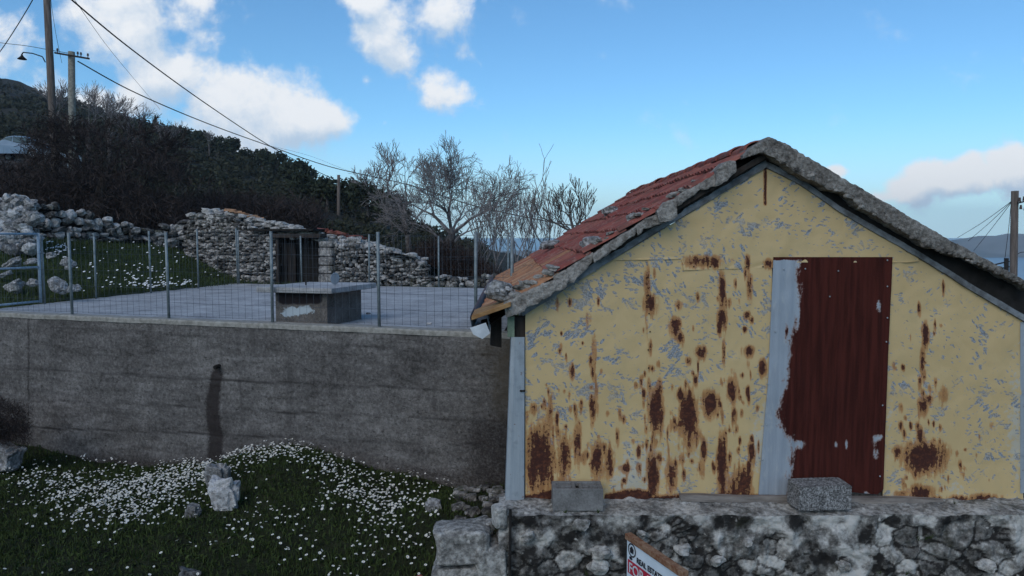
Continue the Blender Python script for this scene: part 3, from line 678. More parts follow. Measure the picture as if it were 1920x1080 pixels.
for i, (px, py, w_, h_) in enumerate(((20, 494, .5, .22), (60, 487, .36, .16), (128, 492, .28, .3), (95, 476, .24, .14), (30, 533, .42, .3), (62, 528, .28, .22), (110, 536, .46, .26), (138, 538, .3, .18), (8, 512, .3, .12))):
    Y = 15.2 - (py - 476) / 60 * 1.4
    boulder(px, py + 3, Y, (w_ * .8, w_ * .6, h_ * .75), 'pale limestone boulder half sunk in the grassy bank behind the gate', group='boulders on the grassy bank', sub=2)
# ------------------------------------------------------------------ the shed
def FP(px, py, dy=0.0): return P(px, py, FY + dy)
SH = thing('tin_shed', 'gabled shed clad in peeling yellow tin with a broken tile roof', 'shed', FP(1440, 945))
SPOTS = [(1013, 848, 20, 40, 1), (1000, 880, 14, 30, .8), (1058, 850, 10, 38, .7), (1083, 828, 6, 26, .8), (1120, 858, 9, 22, .95), (1142, 856, 7, 20, .85), (1131, 838, 14, 7, .6), (1172, 877, 8, 5, .95), (1112, 762, 6, 17, .9), (1117, 728, 4, 22, .5), (1073, 693, 4, 9, .8), (1032, 772, 6, 28, .6), (1003, 765, 7, 9, .6), (1114, 655, 4, 30, .5), (1102, 598, 5, 12, .5),
 (1213, 540, 4, 34, .75), (1219, 568, 10, 13, .95), (1273, 569, 5, 6, .7), (1265, 610, 8, 11, .95), (1275, 632, 6, 8, .75), (1354, 545, 5, 30, .85), (1355, 594, 7, 14, 1), (1349, 617, 4, 6, .7), (1400, 590, 5, 6, .8), (1397, 617, 3.5, 4, 1), (1314, 659, 8, 9, .9), (1291, 675, 4, 6, .7), (1404, 657, 9, 7, .8), (1235, 681, 3, 5, .7), (1219, 648, 3, 10, .7), (1357, 655, 3, 22, .5), (1231, 762, 11, 28, 1.05), (1237, 730, 5, 16, .6), (1291, 772, 13, 32, 1.1), (1275, 740, 6, 9, .9), (1333, 752, 13, 15, 1), (1372, 728, 8, 16, .95), (1378, 708, 3, 14, .6), (1377, 778, 4, 12, .85), (1354, 775, 3, 14, .5), (1319, 840, 5, 13, 1), (1354, 868, 7, 42, 1.1), (1224, 890, 8, 32, 1.05), (1224, 815, 3, 14, .6), (1259, 884, 8, 22, .85), (1314, 877, 6, 14, .6), (1279, 858, 5, 8, .6), (1393, 902, 14, 26, .85), (1376, 912, 10, 20, .6), (1409, 845, 5, 15, .9), (1404, 872, 4, 8, .8), (1430, 687, 5, 10, 1.1), (1218, 726, 3, 14, .6), (1262, 800, 10, 5, .5),
 (1320, 488, 34, 8, .62), (1340, 491, 6, 7, .95), (1402, 492, 4, 12, .7), (1442, 493, 7, 6, .9), (1405, 530, 5, 22, .5), (1290, 492, 14, 7, .5),
 (1735, 624, 5, 15, 1), (1730, 674, 4, 16, .85), (1732, 700, 4, 10, .7), (1768, 738, 8, 14, .5), (1756, 735, 6, 10, .3), (1730, 760, 7, 12, .9), (1742, 748, 5, 6, .8), (1725, 815, 5, 13, .95), (1733, 852, 30, 18, 1.1), (1755, 862, 20, 10, .6), (1682, 847, 6, 9, 1), (1800, 873, 3, 8, .8), (1727, 922, 18, 10, .95), (1755, 938, 14, 6, .8), (1800, 936, 24, 6, .7), (1843, 935, 26, 7, .8), (1690, 925, 10, 5, .6), (1862, 796, 5, 6, .4)]
_r = random.Random(77)
for _k in range(170):
    _c = _r.choice((1217, 1217, 1354, 1354, 1114, 1735, 1735, 1060, 1285, 1395, 1400, 1030, 1690)); _y = _r.triangular(500, 925, 830)
    SPOTS.append((_c + _r.gauss(0, 13), _y, _r.uniform(1.2, 3), _r.uniform(2, 9), _r.uniform(.4, .95)))
for _k in range(60): SPOTS.append((_r.uniform(995, 1410), _r.triangular(700, 930, 900), _r.uniform(1.5, 4), _r.uniform(3, 12), _r.uniform(.4, .8)))
for _k in range(30): SPOTS.append((_r.uniform(1675, 1860), _r.triangular(760, 930, 900), _r.uniform(1.2, 3), _r.uniform(2, 6), _r.uniform(.35, .75)))
def facade_attrs(Pts):
    x, y = proj(Pts[..., 0], Pts[..., 1], Pts[..., 2])
    rust = np.zeros_like(x)
    for (a, b, rx, ry, k) in SPOTS:
        dx = (x - a) / (rx * 1.15); dyy = (y - b) / (ry * 1.1); rust = np.maximum(rust, k * 1.12 * np.exp(-.75 * (dx * dx + np.where(dyy > 0, .45, 1.0) * dyy * dyy)))
    rust = np.maximum(rust, np.clip((y - 918 + 5 * np.sin(x / 23)) / 9, 0, 1.1) * (x < 1218) * (np.abs(x - 1090) > 44))
    rust = np.maximum(rust, .95 * np.clip((y - 924) / 8, 0, 1) * (x >= 1218) * (x < 1425))
    rust = np.maximum(rust, np.clip(1.2 - np.abs(x - 1435) / 3.4, 0, 1) * np.clip((y - 312) / 4, 0, 1) * np.clip((388 - y) / 6, 0, 1) * 1.1)
    rust = np.maximum(rust, .5 * np.clip(1 - np.abs(x - 988) / 7, 0, 1) * (y > 770))
    G_ = lambda a, b, rx, ry: np.exp(-((x - a) / rx) ** 2 - ((y - b) / ry) ** 2)
    nz = .5 + .5 * fbm(np.c_[x.ravel() / 60, y.ravel() / 60, x.ravel() * 0], 3, 21).reshape(x.shape)
    chip = .29 + .44 * nz + .06 * G_(1470, 400, 160, 60)
    chip += .42 * G_(1020, 600, 70, 70) + .32 * G_(1085, 745, 90, 60) + .25 * G_(1160, 790, 50, 50) + .3 * G_(1090, 570, 60, 40) + .2 * G_(1250, 480, 80, 30) + .15 * G_(1300, 690, 130, 40) + .2 * G_(1180, 500, 60, 60) + .2 * G_(1330, 385, 60, 60) + .16 * G_(1860, 820, 60, 60) 
    pale = .32 * G_(1190, 870, 60, 90) + .45 * G_(1180, 905, 70, 40) + .5 * G_(1440, 760, 14, 160) + .45 * G_(1300, 850, 120, 60) + .6 * G_(1905, 780, 18, 170) + .5 * G_(1670, 760, 12, 180) + .5 * G_(1790, 915, 40, 20) + .35 * G_(1850, 830, 60, 60) + .6 * G_(1690, 935, 60, 12) + .3 * G_(1000, 700, 14, 100) + .5 * G_(1420, 830, 20, 80)
    pale = pale * 1.25 + .06 * nz + .5 * np.clip(1 - np.abs(y - 590 - (985 - x) * .64 - 6) / 12, 0, 1) * (x < 1440)
    return {'rust': rust, 'chip': chip, 'pale': pale}
def sheet(name, outline_top, outline_bot, x0, x1, off, label=None, warp=.006, seed=0):
    """tin sheet between two outlines given at several places along its width"""
    nx = max(8, int((x1 - x0) / 3)); tx = np.linspace(x0, x1, nx)
    yt = np.interp(tx, [p[0] for p in outline_top], [p[1] for p in outline_top]); yb = np.interp(tx, [p[0] for p in outline_bot], [p[1] for p in outline_bot])
    nz = 130; T = np.linspace(0, 1, nz); Xp = np.repeat(tx[:, None], nz, 1); Yp = yt[:, None] + (yb - yt)[:, None] * T[None]
    u, e = px_dir(Xp, Yp); Y0 = FY - off
    Pt = np.stack([u * Y0, np.full_like(u, Y0), CZ + e * Y0], -1)
    edge = np.minimum(np.minimum((Xp - x0), (x1 - Xp)) / 14, 1).clip(0, 1)
    w_ = warp * fbm(np.c_[Xp.ravel() / 70, Yp.ravel() / 90, Xp.ravel() * 0 + seed], 3, 3).reshape(Xp.shape)
    w_ += .010 * np.exp(-((T - 1) / .05) ** 2)[None] * vnoise(np.c_[Xp.ravel() / 25, Xp.ravel() * 0, Xp.ravel() * 0]).reshape(Xp.shape)
    Pt[..., 1] -= np.abs(w_) * 1.0
    mb = MB(); mb.grid(Pt); at = facade_attrs(Pt); bk = Pt.copy(); bk[..., 1] = np.maximum(bk[..., 1], Y0) + .0035
    # folded edges give the sheet its thickness
    ring = lambda a: np.concatenate([a[:, 0], a[-1, 1:], a[-2::-1, -1], a[0, -2:0:-1]])
    r0, r1 = ring(Pt), ring(bk); r0 = np.r_[r0, r0[:1]]; r1 = np.r_[r1, r1[:1]]; mb.grid(np.stack([r0, r1], 1))
    att = {k: np.r_[v.ravel(), np.repeat(np.r_[ring(v), ring(v)[:1]], 2)] for k, v in at.items()}
    o = mb.build(name, M_TIN, SH, True, attrs=att)
    if label: o['label'] = label
    return o
rakeL = [(985, 586), (1438, 312)]; rakeR = [(1438, 312), (1493, 340), (1573, 394), (1633, 430), (1740, 494), (1835, 552), (1918, 602)]
sheet('tin_sheet', [(985, 586), (1150, 484), (1155, 484), (1280, 484)], [(985, 945), (1218, 942)], 985, 1218, .006, seed=1)
sheet('tin_sheet', [(1214, 478), (1280, 478), (1450, 478)], [(1214, 934), (1440, 930)], 1214, 1447, .010, seed=5)
sheet('tin_sheet', [(1655, 478), (1705, 478), (1740, 494), (1835, 552), (1918, 602)], [(1655, 940), (1918, 943)], 1655, 1918, .007, seed=8)
# gable sheet above, stepped lower edge
sheet('tin_sheet', rakeL + rakeR[1:], [(1130, 500), (1150, 488), (1278, 486), (1281, 507), (1450, 502), (1454, 492), (1700, 492), (1722, 490)], 1131, 1722, .014, warp=.008, seed=13)
# backing wall so that nothing shows through
mb = MB(); prof_ = [FP(985, 948, .03), FP(985, 592, .03), FP(1438, 318, .03), FP(1918, 612, .03), FP(1918, 948, .03)]
bk_ = [p + np.array((0, 6.0, 0)) for p in prof_]
mb.add(np.array(prof_ + bk_), [(0, 1, 2, 3, 4), (9, 8, 7, 6, 5), (0, 5, 6, 1), (3, 8, 9, 4)]); mb.build('wall', M_MORTAR, SH)
# corrugated door patch
def door_sheet():
    nx, nz = 120, 170; T = np.linspace(0, 1, nz); Sx = np.linspace(0, 1, nx)
    Sg, Tg = np.meshgrid(Sx, T, indexing='ij')
    xl = np.interp(T, [0, .5, 1], [1450, 1441, 1422]); xr = np.interp(T, [0, .5, 1], [1674, 1664, 1656])
    Xp = xl[None] + (xr - xl)[None] * Sg; yb = np.interp(Sx, [0, .3, .45, .7, .95, 1], [928, 930, 925, 922, 927, 917])
    Yp = 482 + (yb[:, None] - 482) * Tg
    Y0 = FY - .026; u, e = px_dir(Xp, Yp); Pt = np.stack([u * Y0, np.full_like(u, Y0), CZ + e * Y0], -1)
    Pt[..., 1] -= -.0026 * np.sin(Sg * 2 * math.pi * 12) * np.clip(Sg * 8 - .6, .25, 1) + .004 * fbm(np.c_[Xp.ravel() / 50, Yp.ravel() / 60, Xp.ravel() * 0], 2, 3).reshape(Xp.shape)
    left = np.interp(Yp.ravel(), [480, 500, 560, 640, 750, 800, 832, 850, 890, 925], [1497, 1497, 1501, 1487, 1467, 1465, 1490, 1489, 1482, 1482]).reshape(Yp.shape)
    rust = np.clip((Xp - left) / 40 + .5, 0, 1.3)
    rust = np.maximum(rust, np.clip((490 - Yp) / 5, 0, 1))
    rust = np.maximum(rust, .6 * np.exp(-((Xp - 1475) / 5) ** 2 - ((Yp - 620) / 16) ** 2))
    for (a, b, rx, ry, k) in ((1648, 575, 8, 24, 1.1), (1567, 833, 7, 12, .9), (1587, 832, 4.5, 18, 1.0), (1640, 850, 11, 34, 1.0), (1648, 820, 14, 10, .9), (1585, 484, 6, 6, .5), (1625, 925, 10, 8, 1.0), (1505, 833, 14, 10, .7), (1525, 487, 6, 8, .6), (1650, 905, 5, 12, .6)):
        rust = rust - k * np.exp(-((Xp - a) / rx) ** 2 - ((Yp - b) / ry) ** 2)
    mb = MB(); mb.grid(Pt); bk = Pt + (0, .004, 0); ring = lambda a: np.concatenate([a[:, 0], a[-1, 1:], a[-2::-1, -1], a[0, -2::-1]])
    mb.grid(np.stack([ring(Pt), ring(bk)], 1))
    o = mb.build('corrugated_sheet', M_SHEET, SH, True, attrs={'rust': np.r_[rust.ravel(), np.repeat(ring(rust), 2)]}); o['label'] = 'dark rusted corrugated sheet with a bare zinc strip on its left'
    for (x, y) in [(1510, 504), (1572, 508), (1664, 488), (1664, 537), (1664, 596), (1662, 641), (1556, 556), (1470, 505), (1454, 622), (1440, 720), (1438, 796), (1430, 862), (1650, 893), (1655, 760)]:
        c = FP(x, y, -.036); v, f = ICO[1]; mb = MB(); mb.add(v * (.007, .005, .007) + c, f); mb.build('nail_head', M_ZINC, o)
door_sheet()
for x, y in [(1217, y) for y in range(520, 935, 34)] + [(1402, 500), (1430, 500), (1330, 500), (1299, 500)]:
    v, f = ICO[1]; mb = MB(); mb.add(v * (.0065, .004, .0065) + FP(x + random.uniform(-2, 2), y, -.02), f); mb.build('rivet', M_DARK, SH)
# corner flashing at the left, two lengths of bent zinc and the dark post behind
def flashing():
    mb = MB(); ys = np.linspace(632, 940, 40); rows = []
    for y in ys:
        t = (y - 632) / 308; xl = 957 - 11 * t; xr = 983 - .5 * t; wob = .006 * math.sin(y / 31)
        rows.append([FP(xl, y, .06 + wob), FP(xl + 1.5, y, -.035 + wob), FP(xl + 9, y, -.042 + wob * .5), FP(xr - 9, y, -.038), FP(xr, y, -.03), FP(xr + 1.5, y, -.003)])
    mb.grid(np.array(rows)); mb.build('corner_flashing', M_ZINC, SH)
    mb = MB(); mb.box(FP(958, 612, -.01), (.055, .05, .16)); o = mb.build('corner_batten', plain('faded_green_paint', (.12, .17, .12), (.25, .3, .22), 14), SH)
    mb = MB(); mb.box(FP(973, 765, .06), (.12, .07, 1.48)); mb.build('corner_post', M_DARKWOOD, SH)
    mb = MB(); r2 = []
    for y in np.linspace(604, 925, 14): r2.append([FP(1913, y, -.012), FP(1922, y, -.014), FP(1926, y, .05)])
    mb.grid(np.array(r2)); mb.build('corner_flashing', M_ZINC, SH)
    mb = MB(); mb.box(FP(979, 733, -.036), (.02, .01, .012)); mb.tube(FP(975, 733, -.036), FP(984, 733, -.044), .008, n=8); mb.build('bolt', M_DARK, SH)
flashing()
# strips of zinc trim under the verge
def strip(top, bot, Y, depth, n, m, amp, fq=14, seed=0, tint=.5, rag=0, mb=None):
    mb = mb or MB(); L = lambda pts, s: np.stack([np.interp(s, np.linspace(0, 1, len(pts)), [p[k] for p in pts]) for k in (0, 1)], -1)
    s = np.linspace(0, 1, n); a, b = L(top, s), L(bot, s)
    if rag: a[:, 1] += rag * .3 * fbm(np.c_[a[:, 0] / 19, a[:, 0] * 0 + seed, a[:, 0] * 0], 4, seed); b[:, 1] += rag * fbm(np.c_[b[:, 0] / 31, b[:, 0] * 0 + seed + 5, b[:, 0] * 0], 5, seed + 3)
    t = np.linspace(0, 1, m)
    px = a[:, None] + (b - a)[:, None] * t[None, :, None]; u, e = px_dir(px[..., 0], px[..., 1])
    F = np.stack([u * Y, np.full_like(u, Y), CZ + e * Y], -1)
    Fr = F + 0; bulge = np.sin(np.clip(t, 0, 1) * math.pi) ** .12
    Fr[..., 1] -= bulge[None] * depth * .03
    B = F + (0, depth, 0)
    loop = np.concatenate([Fr, B[:, ::-1], Fr[:, :1]], 1)
    q = loop.reshape(-1, 3); dn = np.stack([fbm(q * fq + k * 31 + seed, 4, seed + k) for k in range(3)], -1) * amp
    loop = (q + dn).reshape(loop.shape); loop[:, -1] = loop[:, 0]
    mb.grid(loop, tint); 
    k = loop.shape[1]
    for row in (loop[0], loop[-1]): mb.add(row[:-1], [tuple(range(k - 1))], tint)
    return mb
strip([(975, 578), (1200, 442), (1436, 300)], [(980, 593), (1204, 452), (1438, 313)], FY - .035, .05, 60, 3, .003, seed=1).build('verge_trim', M_TRIM, SH)
strip([(1436, 302), (1496, 331), (1573, 385), (1633, 420), (1683, 448), (1740, 482), (1780, 506), (1835, 541), (1928, 594)], [(1438, 315), (1494, 342), (1573, 396), (1633, 432), (1683, 460), (1740, 494), (1780, 518), (1835, 553), (1928, 607)], FY - .035, .05, 60, 3, .003, seed=2).build('verge_trim', M_TRIM, SH)
# boards under the right verge, near-black to paint the shaded gap
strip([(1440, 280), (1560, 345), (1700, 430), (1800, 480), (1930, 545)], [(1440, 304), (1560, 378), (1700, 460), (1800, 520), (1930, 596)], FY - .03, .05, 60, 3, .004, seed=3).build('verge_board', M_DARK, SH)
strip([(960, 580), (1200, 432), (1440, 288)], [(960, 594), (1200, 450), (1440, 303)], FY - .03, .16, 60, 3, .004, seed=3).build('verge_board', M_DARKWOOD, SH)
# right verge: long crust of old mortar, hollow at its lower end
strip([(1392, 292), (1418, 270), (1440, 257), (1464, 264), (1512, 293), (1588, 338), (1664, 382), (1740, 427), (1816, 468), (1873, 499), (1935, 532)],
      [(1392, 300), (1418, 290), (1442, 292), (1464, 304), (1512, 333), (1588, 370), (1664, 420), (1740, 462), (1816, 488), (1873, 511), (1935, 542)], FY - .17, .26, 300, 12, .0045, 40, 4, .5, 4.0).build('verge_mortar', M_MORTAR, SH)
for k, x in enumerate(np.r_[np.linspace(1470, 1760, 13), np.linspace(1770, 1925, 15)]):
    y = np.interp(x, [1464, 1588, 1664, 1740, 1816, 1873, 1935], [302, 368, 416, 460, 487, 510, 541]); s_ = random.uniform(.02, .05)
    mb = MB(); stone(mb, FP(x, y + random.uniform(-4, 2), -.165), (s_ * 1.5, s_, s_ * .8), 2, rough=.35, tint=random.uniform(0, .8)); mb.build('mortar_lump', M_MORTAR, SH)
# left verge: broken lengths of mortar bed
LV = [([(944, 570), (975, 553), (1010, 536), (1040, 526), (1066, 522)], [(948, 595), (980, 584), (1004, 568), (1036, 552), (1062, 538)], .0), ([(1036, 519), (1060, 507), (1085, 490), (1112, 474)], [(1040, 530), (1060, 527), (1076, 528), (1110, 494)], .03),
      ([(1112, 476), (1150, 450), (1192, 424)], [(1114, 490), (1136, 478), (1156, 464), (1190, 440)], -.01), ([(1190, 425), (1212, 410), (1248, 396)], [(1196, 444), (1218, 430), (1252, 410)], .01), ([(1232, 396), (1246, 380), (1268, 370)], [(1236, 416), (1248, 414), (1270, 402)], -.03),
      ([(1266, 370), (1310, 344), (1352, 320)], [(1270, 384), (1290, 376), (1312, 358), (1354, 340)], .015), ([(1344, 320), (1362, 304), (1380, 302)], [(1342, 352), (1356, 346), (1380, 326)], -.02)]
for k, (tp, bt, dy) in enumerate(LV):
    strip(tp, bt, FY - .15 + dy, .2, 90, 9, .004, 34, 30 + k, .7, 5.0).build('verge_mortar', M_MORTAR, SH)
# rafters / dark timber under the left verge
strip([(955, 572), (1200, 424), (1438, 284)], [(955, 582), (1200, 436), (1438, 296)], FY - .1, .06, 40, 3, .004, seed=9).build('rafter', M_DARKWOOD, SH)
# ------------------------------------------------------------------ tiled roof
RF = FY - .12; RB = 11.6
ap = P(1436, 272, RF); evL = P(905, 603, RF); evR = P(1990, 606, RF)
def tiled(name, top, eave, y0, y1, nc, seed, orange_courses=2):
    d = eave - top; d[1] = 0; L = np.linalg.norm(d); d = d / L; nrm = np.array((-d[2], 0, d[0])); nrm = nrm if nrm[2] > 0 else -nrm
    mb = MB(); rr = np.random.default_rng(seed); cl = L / nc; tw = .215; nt_ = int((y1 - y0) / tw)
    for c in range(nc):
        for k in range(nt_):
            if name == 'roof_tiles' and seed == 1 and c == nc - 1 and k in (0, 1): continue
            ya = y0 + k * tw; s0 = c * cl - .04 + rr.normal(0, .006); s1 = (c + 1) * cl + .012 + rr.normal(0, .006)
            yy_ = np.linspace(ya, ya + tw + .01, 13); tt = (yy_ - ya) / tw
            hgt = .030 * np.abs(np.sin(tt * math.pi * 2)) ** .8 + .01 * (tt > .93)
            lift = rr.normal(0, .005); tintv = rr.uniform(0, .42) if c < nc - orange_courses else rr.uniform(.62, 1)
            if c >= nc - orange_courses - 1 and rr.random() < .15: tintv = rr.uniform(.4, .8)
            rows = []
            for s_, lf in ((s0, .0), ((s0 + s1) / 2, .012), (s1, .026)):
                base_ = top + d * s_; rows.append(np.stack([base_[0] + nrm[0] * (lf + hgt + lift), yy_, base_[2] + nrm[2] * (lf + hgt + lift)], -1))
            low = top + d * s1; rows.append(np.stack([low[0] + 0 * yy_ + nrm[0] * (.0 + hgt + lift), yy_, low[2] + 0 * yy_ + nrm[2] * (.0 + hgt + lift)], -1))
            mb.grid(np.array(rows), tintv)
    # battens sheet beneath
    v = [top + (0, 0, -.03), eave + d * -.05 + (0, 0, -.03)]
    q = np.array([[(p[0], yv, p[2]) for p in v] for yv in (y0 + .02, y1)])
    o = mb.build(name, M_TILE, SH); mb2 = MB(); mb2.grid(q); mb2.grid(q - (0, 0, .03)); mb2.build('roof_deck', M_DARKWOOD, SH); return o
tiled('roof_tiles', ap, evL, RF, RB, 8, 1); tiled('roof_tiles', ap, evR, RF + .12, RB, 8, 2, 0)
for k in range(15):
    y0 = RF + .12 + k * .4; mb = MB(); t = np.linspace(-.15, math.pi + .15, 11); lift = random.uniform(-.008, .012); a, b = [], []
    for (yv, r) in ((y0, .115), (y0 + .43, .095)):
        a.append(np.stack([ap[0] + np.cos(t) * r * 1.1, np.full_like(t, yv), ap[2] - .02 + lift + np.sin(t) * r * .62], -1))
        b.append(np.stack([ap[0] + np.cos(t) * (r - .015) * 1.1, np.full_like(t, yv), ap[2] - .02 + lift + np.sin(t) * (r - .015) * .62], -1))
    mb.grid(np.array([a[1], a[0], b[0], b[1]]), random.uniform(0, .4)); mb.build('ridge_tile', M_TILE, SH)
# mortar along the joint of the tiles behind the left verge
for k in range(34):
    t = random.choice((.25, .3, .42, .55, .6, .8, .9, .95)) + random.uniform(-.05, .05); p = np.array([1400 + (960 - 1400) * t, 290 + (556 - 290) * t]); s_ = random.uniform(.02, .06); mb = MB()
    stone(mb, P(p[0] + random.uniform(-8, 2), p[1] + random.uniform(-10, 0), FY + random.uniform(-.12, .02)), (s_ * 1.8, s_ * 1.4, s_ * .7), 2, rough=.35, tint=random.uniform(.3, 1)); mb.build('mortar_lump', M_MORTAR, SH)
# eave end: loose timber and gutter
mb = MB(); a, b = P(884, 596, FY - .2), P(958, 570, FY - .2)
mb.add(np.array([a + (0, 0, -.02), a + (0, .5, -.02), b + (0, .5, -.02), b + (0, 0, -.02), a + (0, 0, .015), a + (0, .5, .015), b + (0, .5, .015), b + (0, 0, .015)]), [(0, 1, 2, 3), (4, 7, 6, 5), (0, 3, 7, 4), (1, 5, 6, 2), (0, 4, 5, 1), (3, 2, 6, 7)])
mb.build('eave_board', plain('ochre_timber', (.2, .1, .04), (.36, .22, .1), 20, stretch=(.3, 1, 1)), SH, bevel=.004)
mb = MB(); tl = np.array((.0, 0, 0)); pr = [(-.075, .115), (-.055, .0), (.02, -.03), (.075, .0), (.055, .12)]
g0 = P(900, 619, FY - .16); rows = []
for (yo, zo, xo) in ((-.02, -.02, .0), (.12, .0, .0), (1.5, .02, .01), (5.6, .03, .02)):
    rows.append([g0 + np.array((x + xo, yo, z + zo)) for x, z in pr])
rows = np.array(rows); mb.grid(rows); mb.grid(rows + (0, 0, .004)); mb.build('gutter', M_ZINC, SH)
mb = MB(); e0 = np.array([g0 + np.array((x, -.024, z)) for x, z in ((-.075, .02), (-.05, -.03), (.02, -.065), (.078, -.02), (.045, .06))]); e1 = e0 + (0, .01, 0)
mb.add(np.r_[e0, e1], [(0, 1, 2, 3, 4), (9, 8, 7, 6, 5)] + [(i, i + 5, (i + 1) % 5 + 5, (i + 1) % 5) for i in range(5)]); mb.build('gutter_end', M_WHITE, SH)
mb = MB(); mb.box(FP(930, 620, .16), (.1, .06, .26), jit=.01); mb.box(FP(916, 606, .1), (.12, .05, .05), jit=.01); mb.build('eave_timber', M_DARKWOOD, SH)
# loose rubble left lying on the roof
def rubble_on_roof(px, py, Y, r, label, n=26, flat=.6):
    mb = MB(); c = P(px, py, Y)
    stone(mb, c, (r * 1.8, r * 1.7, r * 1.3 * flat), 3, rough=.35, tint=.6)
    for k in range(n):
        a = random.random() * 6.28; q = random.random() ** .5 * r; s = r * random.uniform(.2, .5)
        stone(mb, c + np.array((math.cos(a) * q, math.sin(a) * q, (r * .55 - q * .5) * flat + random.uniform(-.02, .02))), (s, s, s * .8), 2, rough=.3, tint=random.uniform(.5, 1.2))
    return tag(mb.build('mortar_rubble', M_BOULDER), label, 'rubble')
rubble_on_roof(938, 547, FY + .05, .115, 'large lump of pale mortar rubble lying at the lower left corner of the tile roof', flat=.95)
rubble_on_roof(1112, 455, FY + .2, .1, 'lump of grey mortar rubble halfway up the tile roof', 20, .7)
rubble_on_roof(1200, 408, FY + .12, .09, 'flat scatter of grey mortar along the middle of the left verge', 24, .5)
rubble_on_roof(1146, 397, 8.8, .1, 'small grey rubble pile at the back of the tile roof', 14, .7)
rubble_on_roof(1030, 458, 9.5, .13, 'pale grey rubble on the far lower edge of the tile roof', 14, .6)
mb = MB(); mb.tube(P(1212, 364, 10), P(1212, 350, 10), .006, n=5); mb.build('iron_rod', M_DARK, SH)
mb = MB(); t = np.linspace(0, math.pi, 8); cc = P(958, 488, 10.8)
aa = P(938, 494, 11.2); bb = P(975, 488, 11.2)
# ------------------------------------------------------------------ stone plinth under the facade
def plinth():
    rt = thing('stone_plinth', 'rough mortared stone base wall under the yellow tin facade', 'wall', (2, 5.4, 0))
    nx, nz = 430, 120; x = np.linspace(P(935, 960, 5.45)[0], 5.4, nx); zt_ = P(1400, 962, 5.45)[2]; z = np.linspace(-.15, zt_, nz)
    Xg, Zg = np.meshgrid(x, z, indexing='ij'); q = np.c_[Xg.ravel(), Zg.ravel()]
    rr = np.random.default_rng(5); cells = np.c_[rr.uniform(x[0], x[-1], 420), rr.uniform(-.2, zt_ + .1, 420)]
    D = np.full(len(q), 9.); D2 = np.full(len(q), 9.); I = np.zeros(len(q), int)
    qw = q + .03 * np.stack([fbm(np.c_[q * 6, q[:, 0] * 0 + k], 3, 40 + k) for k in range(2)], -1)
    for k, c in enumerate(cells):
        d = np.hypot((qw[:, 0] - c[0]) * .8, (qw[:, 1] - c[1]) * 1.15); m = d < D; D2 = np.where(m, D, np.minimum(D2, d)); I = np.where(m, k, I); D = np.where(m, d, D)
    edge = np.clip((D2 - D) / .045, 0, 1); cellh = rr.uniform(-.012, .03, 420)[I]; tint = rr.uniform(0, 1, 420)[I] ** 1.6
    p3 = np.c_[q[:, 0], q[:, 0] * 0, q[:, 1]]
    hgt = edge ** .6 * (.010 + cellh * .55) + .022 * fbm(p3 * 6, 6, 9) + .012 * fbm(p3 * 24, 4, 19)
    # mortar coat still covering the upper course
    coat = np.clip(((q[:, 1] - (zt_ - .24)) / .12 + 2.6 * fbm(p3 * 2.8, 6, 33)), 0, 1)
    hgt = hgt * (1 - coat) + coat * (.026 + .022 * fbm(p3 * 9, 6, 5)); tint = tint * (1 - coat) + coat * (.42 + .95 * fbm(p3 * 7, 6, 77)); edge = np.maximum(edge, coat)
    tint = np.where(edge < .3, np.clip(tint - .55, -.5, 1), tint)
    lean = (zt_ - q[:, 1]) * .06
    F = np.c_[q[:, 0], 5.43 - hgt - lean, q[:, 1]].reshape(nx, nz, 3)
    mb = MB(); mb.grid(F, tint.reshape(nx, nz))
    # ledge on top reaching in under the tin
    nb_ = 14; led = np.stack([F[:, -1] + (np.array((0, .36, .035)) * k / nb_) for k in range(nb_ + 1)], 1); qq_ = led.reshape(-1, 3)
    led[..., 2] += (.012 * fbm(qq_ * 16, 4, 3)).reshape(led.shape[:2]) * np.r_[0, np.ones(nb_)]; mb.grid(led, .62)
    end = np.stack([F[0], F[0] + (0, .5, 0)], 1); mb.grid(end, .4)
    mb.build('masonry', M_PLINTH, rt, True)
    mb = MB(); rr2 = random.Random(3)
    for (px, py, w_, h_) in ((1125, 1035, .17, .1), (1125, 1062, .19, .13), (1205, 1003, .1, .07), (1280, 1030, .12, .08), (1345, 1050, .12, .08), (990, 1005, .12, .08), (1580, 1060, .13, .09), (1850, 1060, .15, .09), (1400, 1015, .07, .05), (1090, 985, .13, .07)):
        mb = MB(); stone(mb, P(px, py, 5.38), (w_ * .9, .13, h_ * .9), 3, rough=.4, tint=rr2.uniform(.6, 1.05), blocky=.85, tilt=.6); mb.build('embedded_stone', M_PLINTH, rt)
    # small tufts of weed growing from the joints
    mb = MB()
    for (px, py) in ((1735, 1012, ), (1722, 1014), (1745, 1010), (1122, 962), (1790, 945), (1060, 962), (1100, 1078), (1650, 1076), (1700, 1078)):
        c = P(px, py, 5.3)
        for k in range(14):
            a = random.uniform(-1.6, 1.6); l = random.uniform(.02, .06); t = c + np.array((math.sin(a) * l, -random.random() * .03, math.cos(a) * l)); mb.add(np.array([c + (-.003, 0, 0), c + (.003, 0, 0), t]), [(0, 1, 2)], random.random())
    w_o = mb.build('weeds', M_GRASS, rt); w_o['kind'] = 'stuff'
plinth()
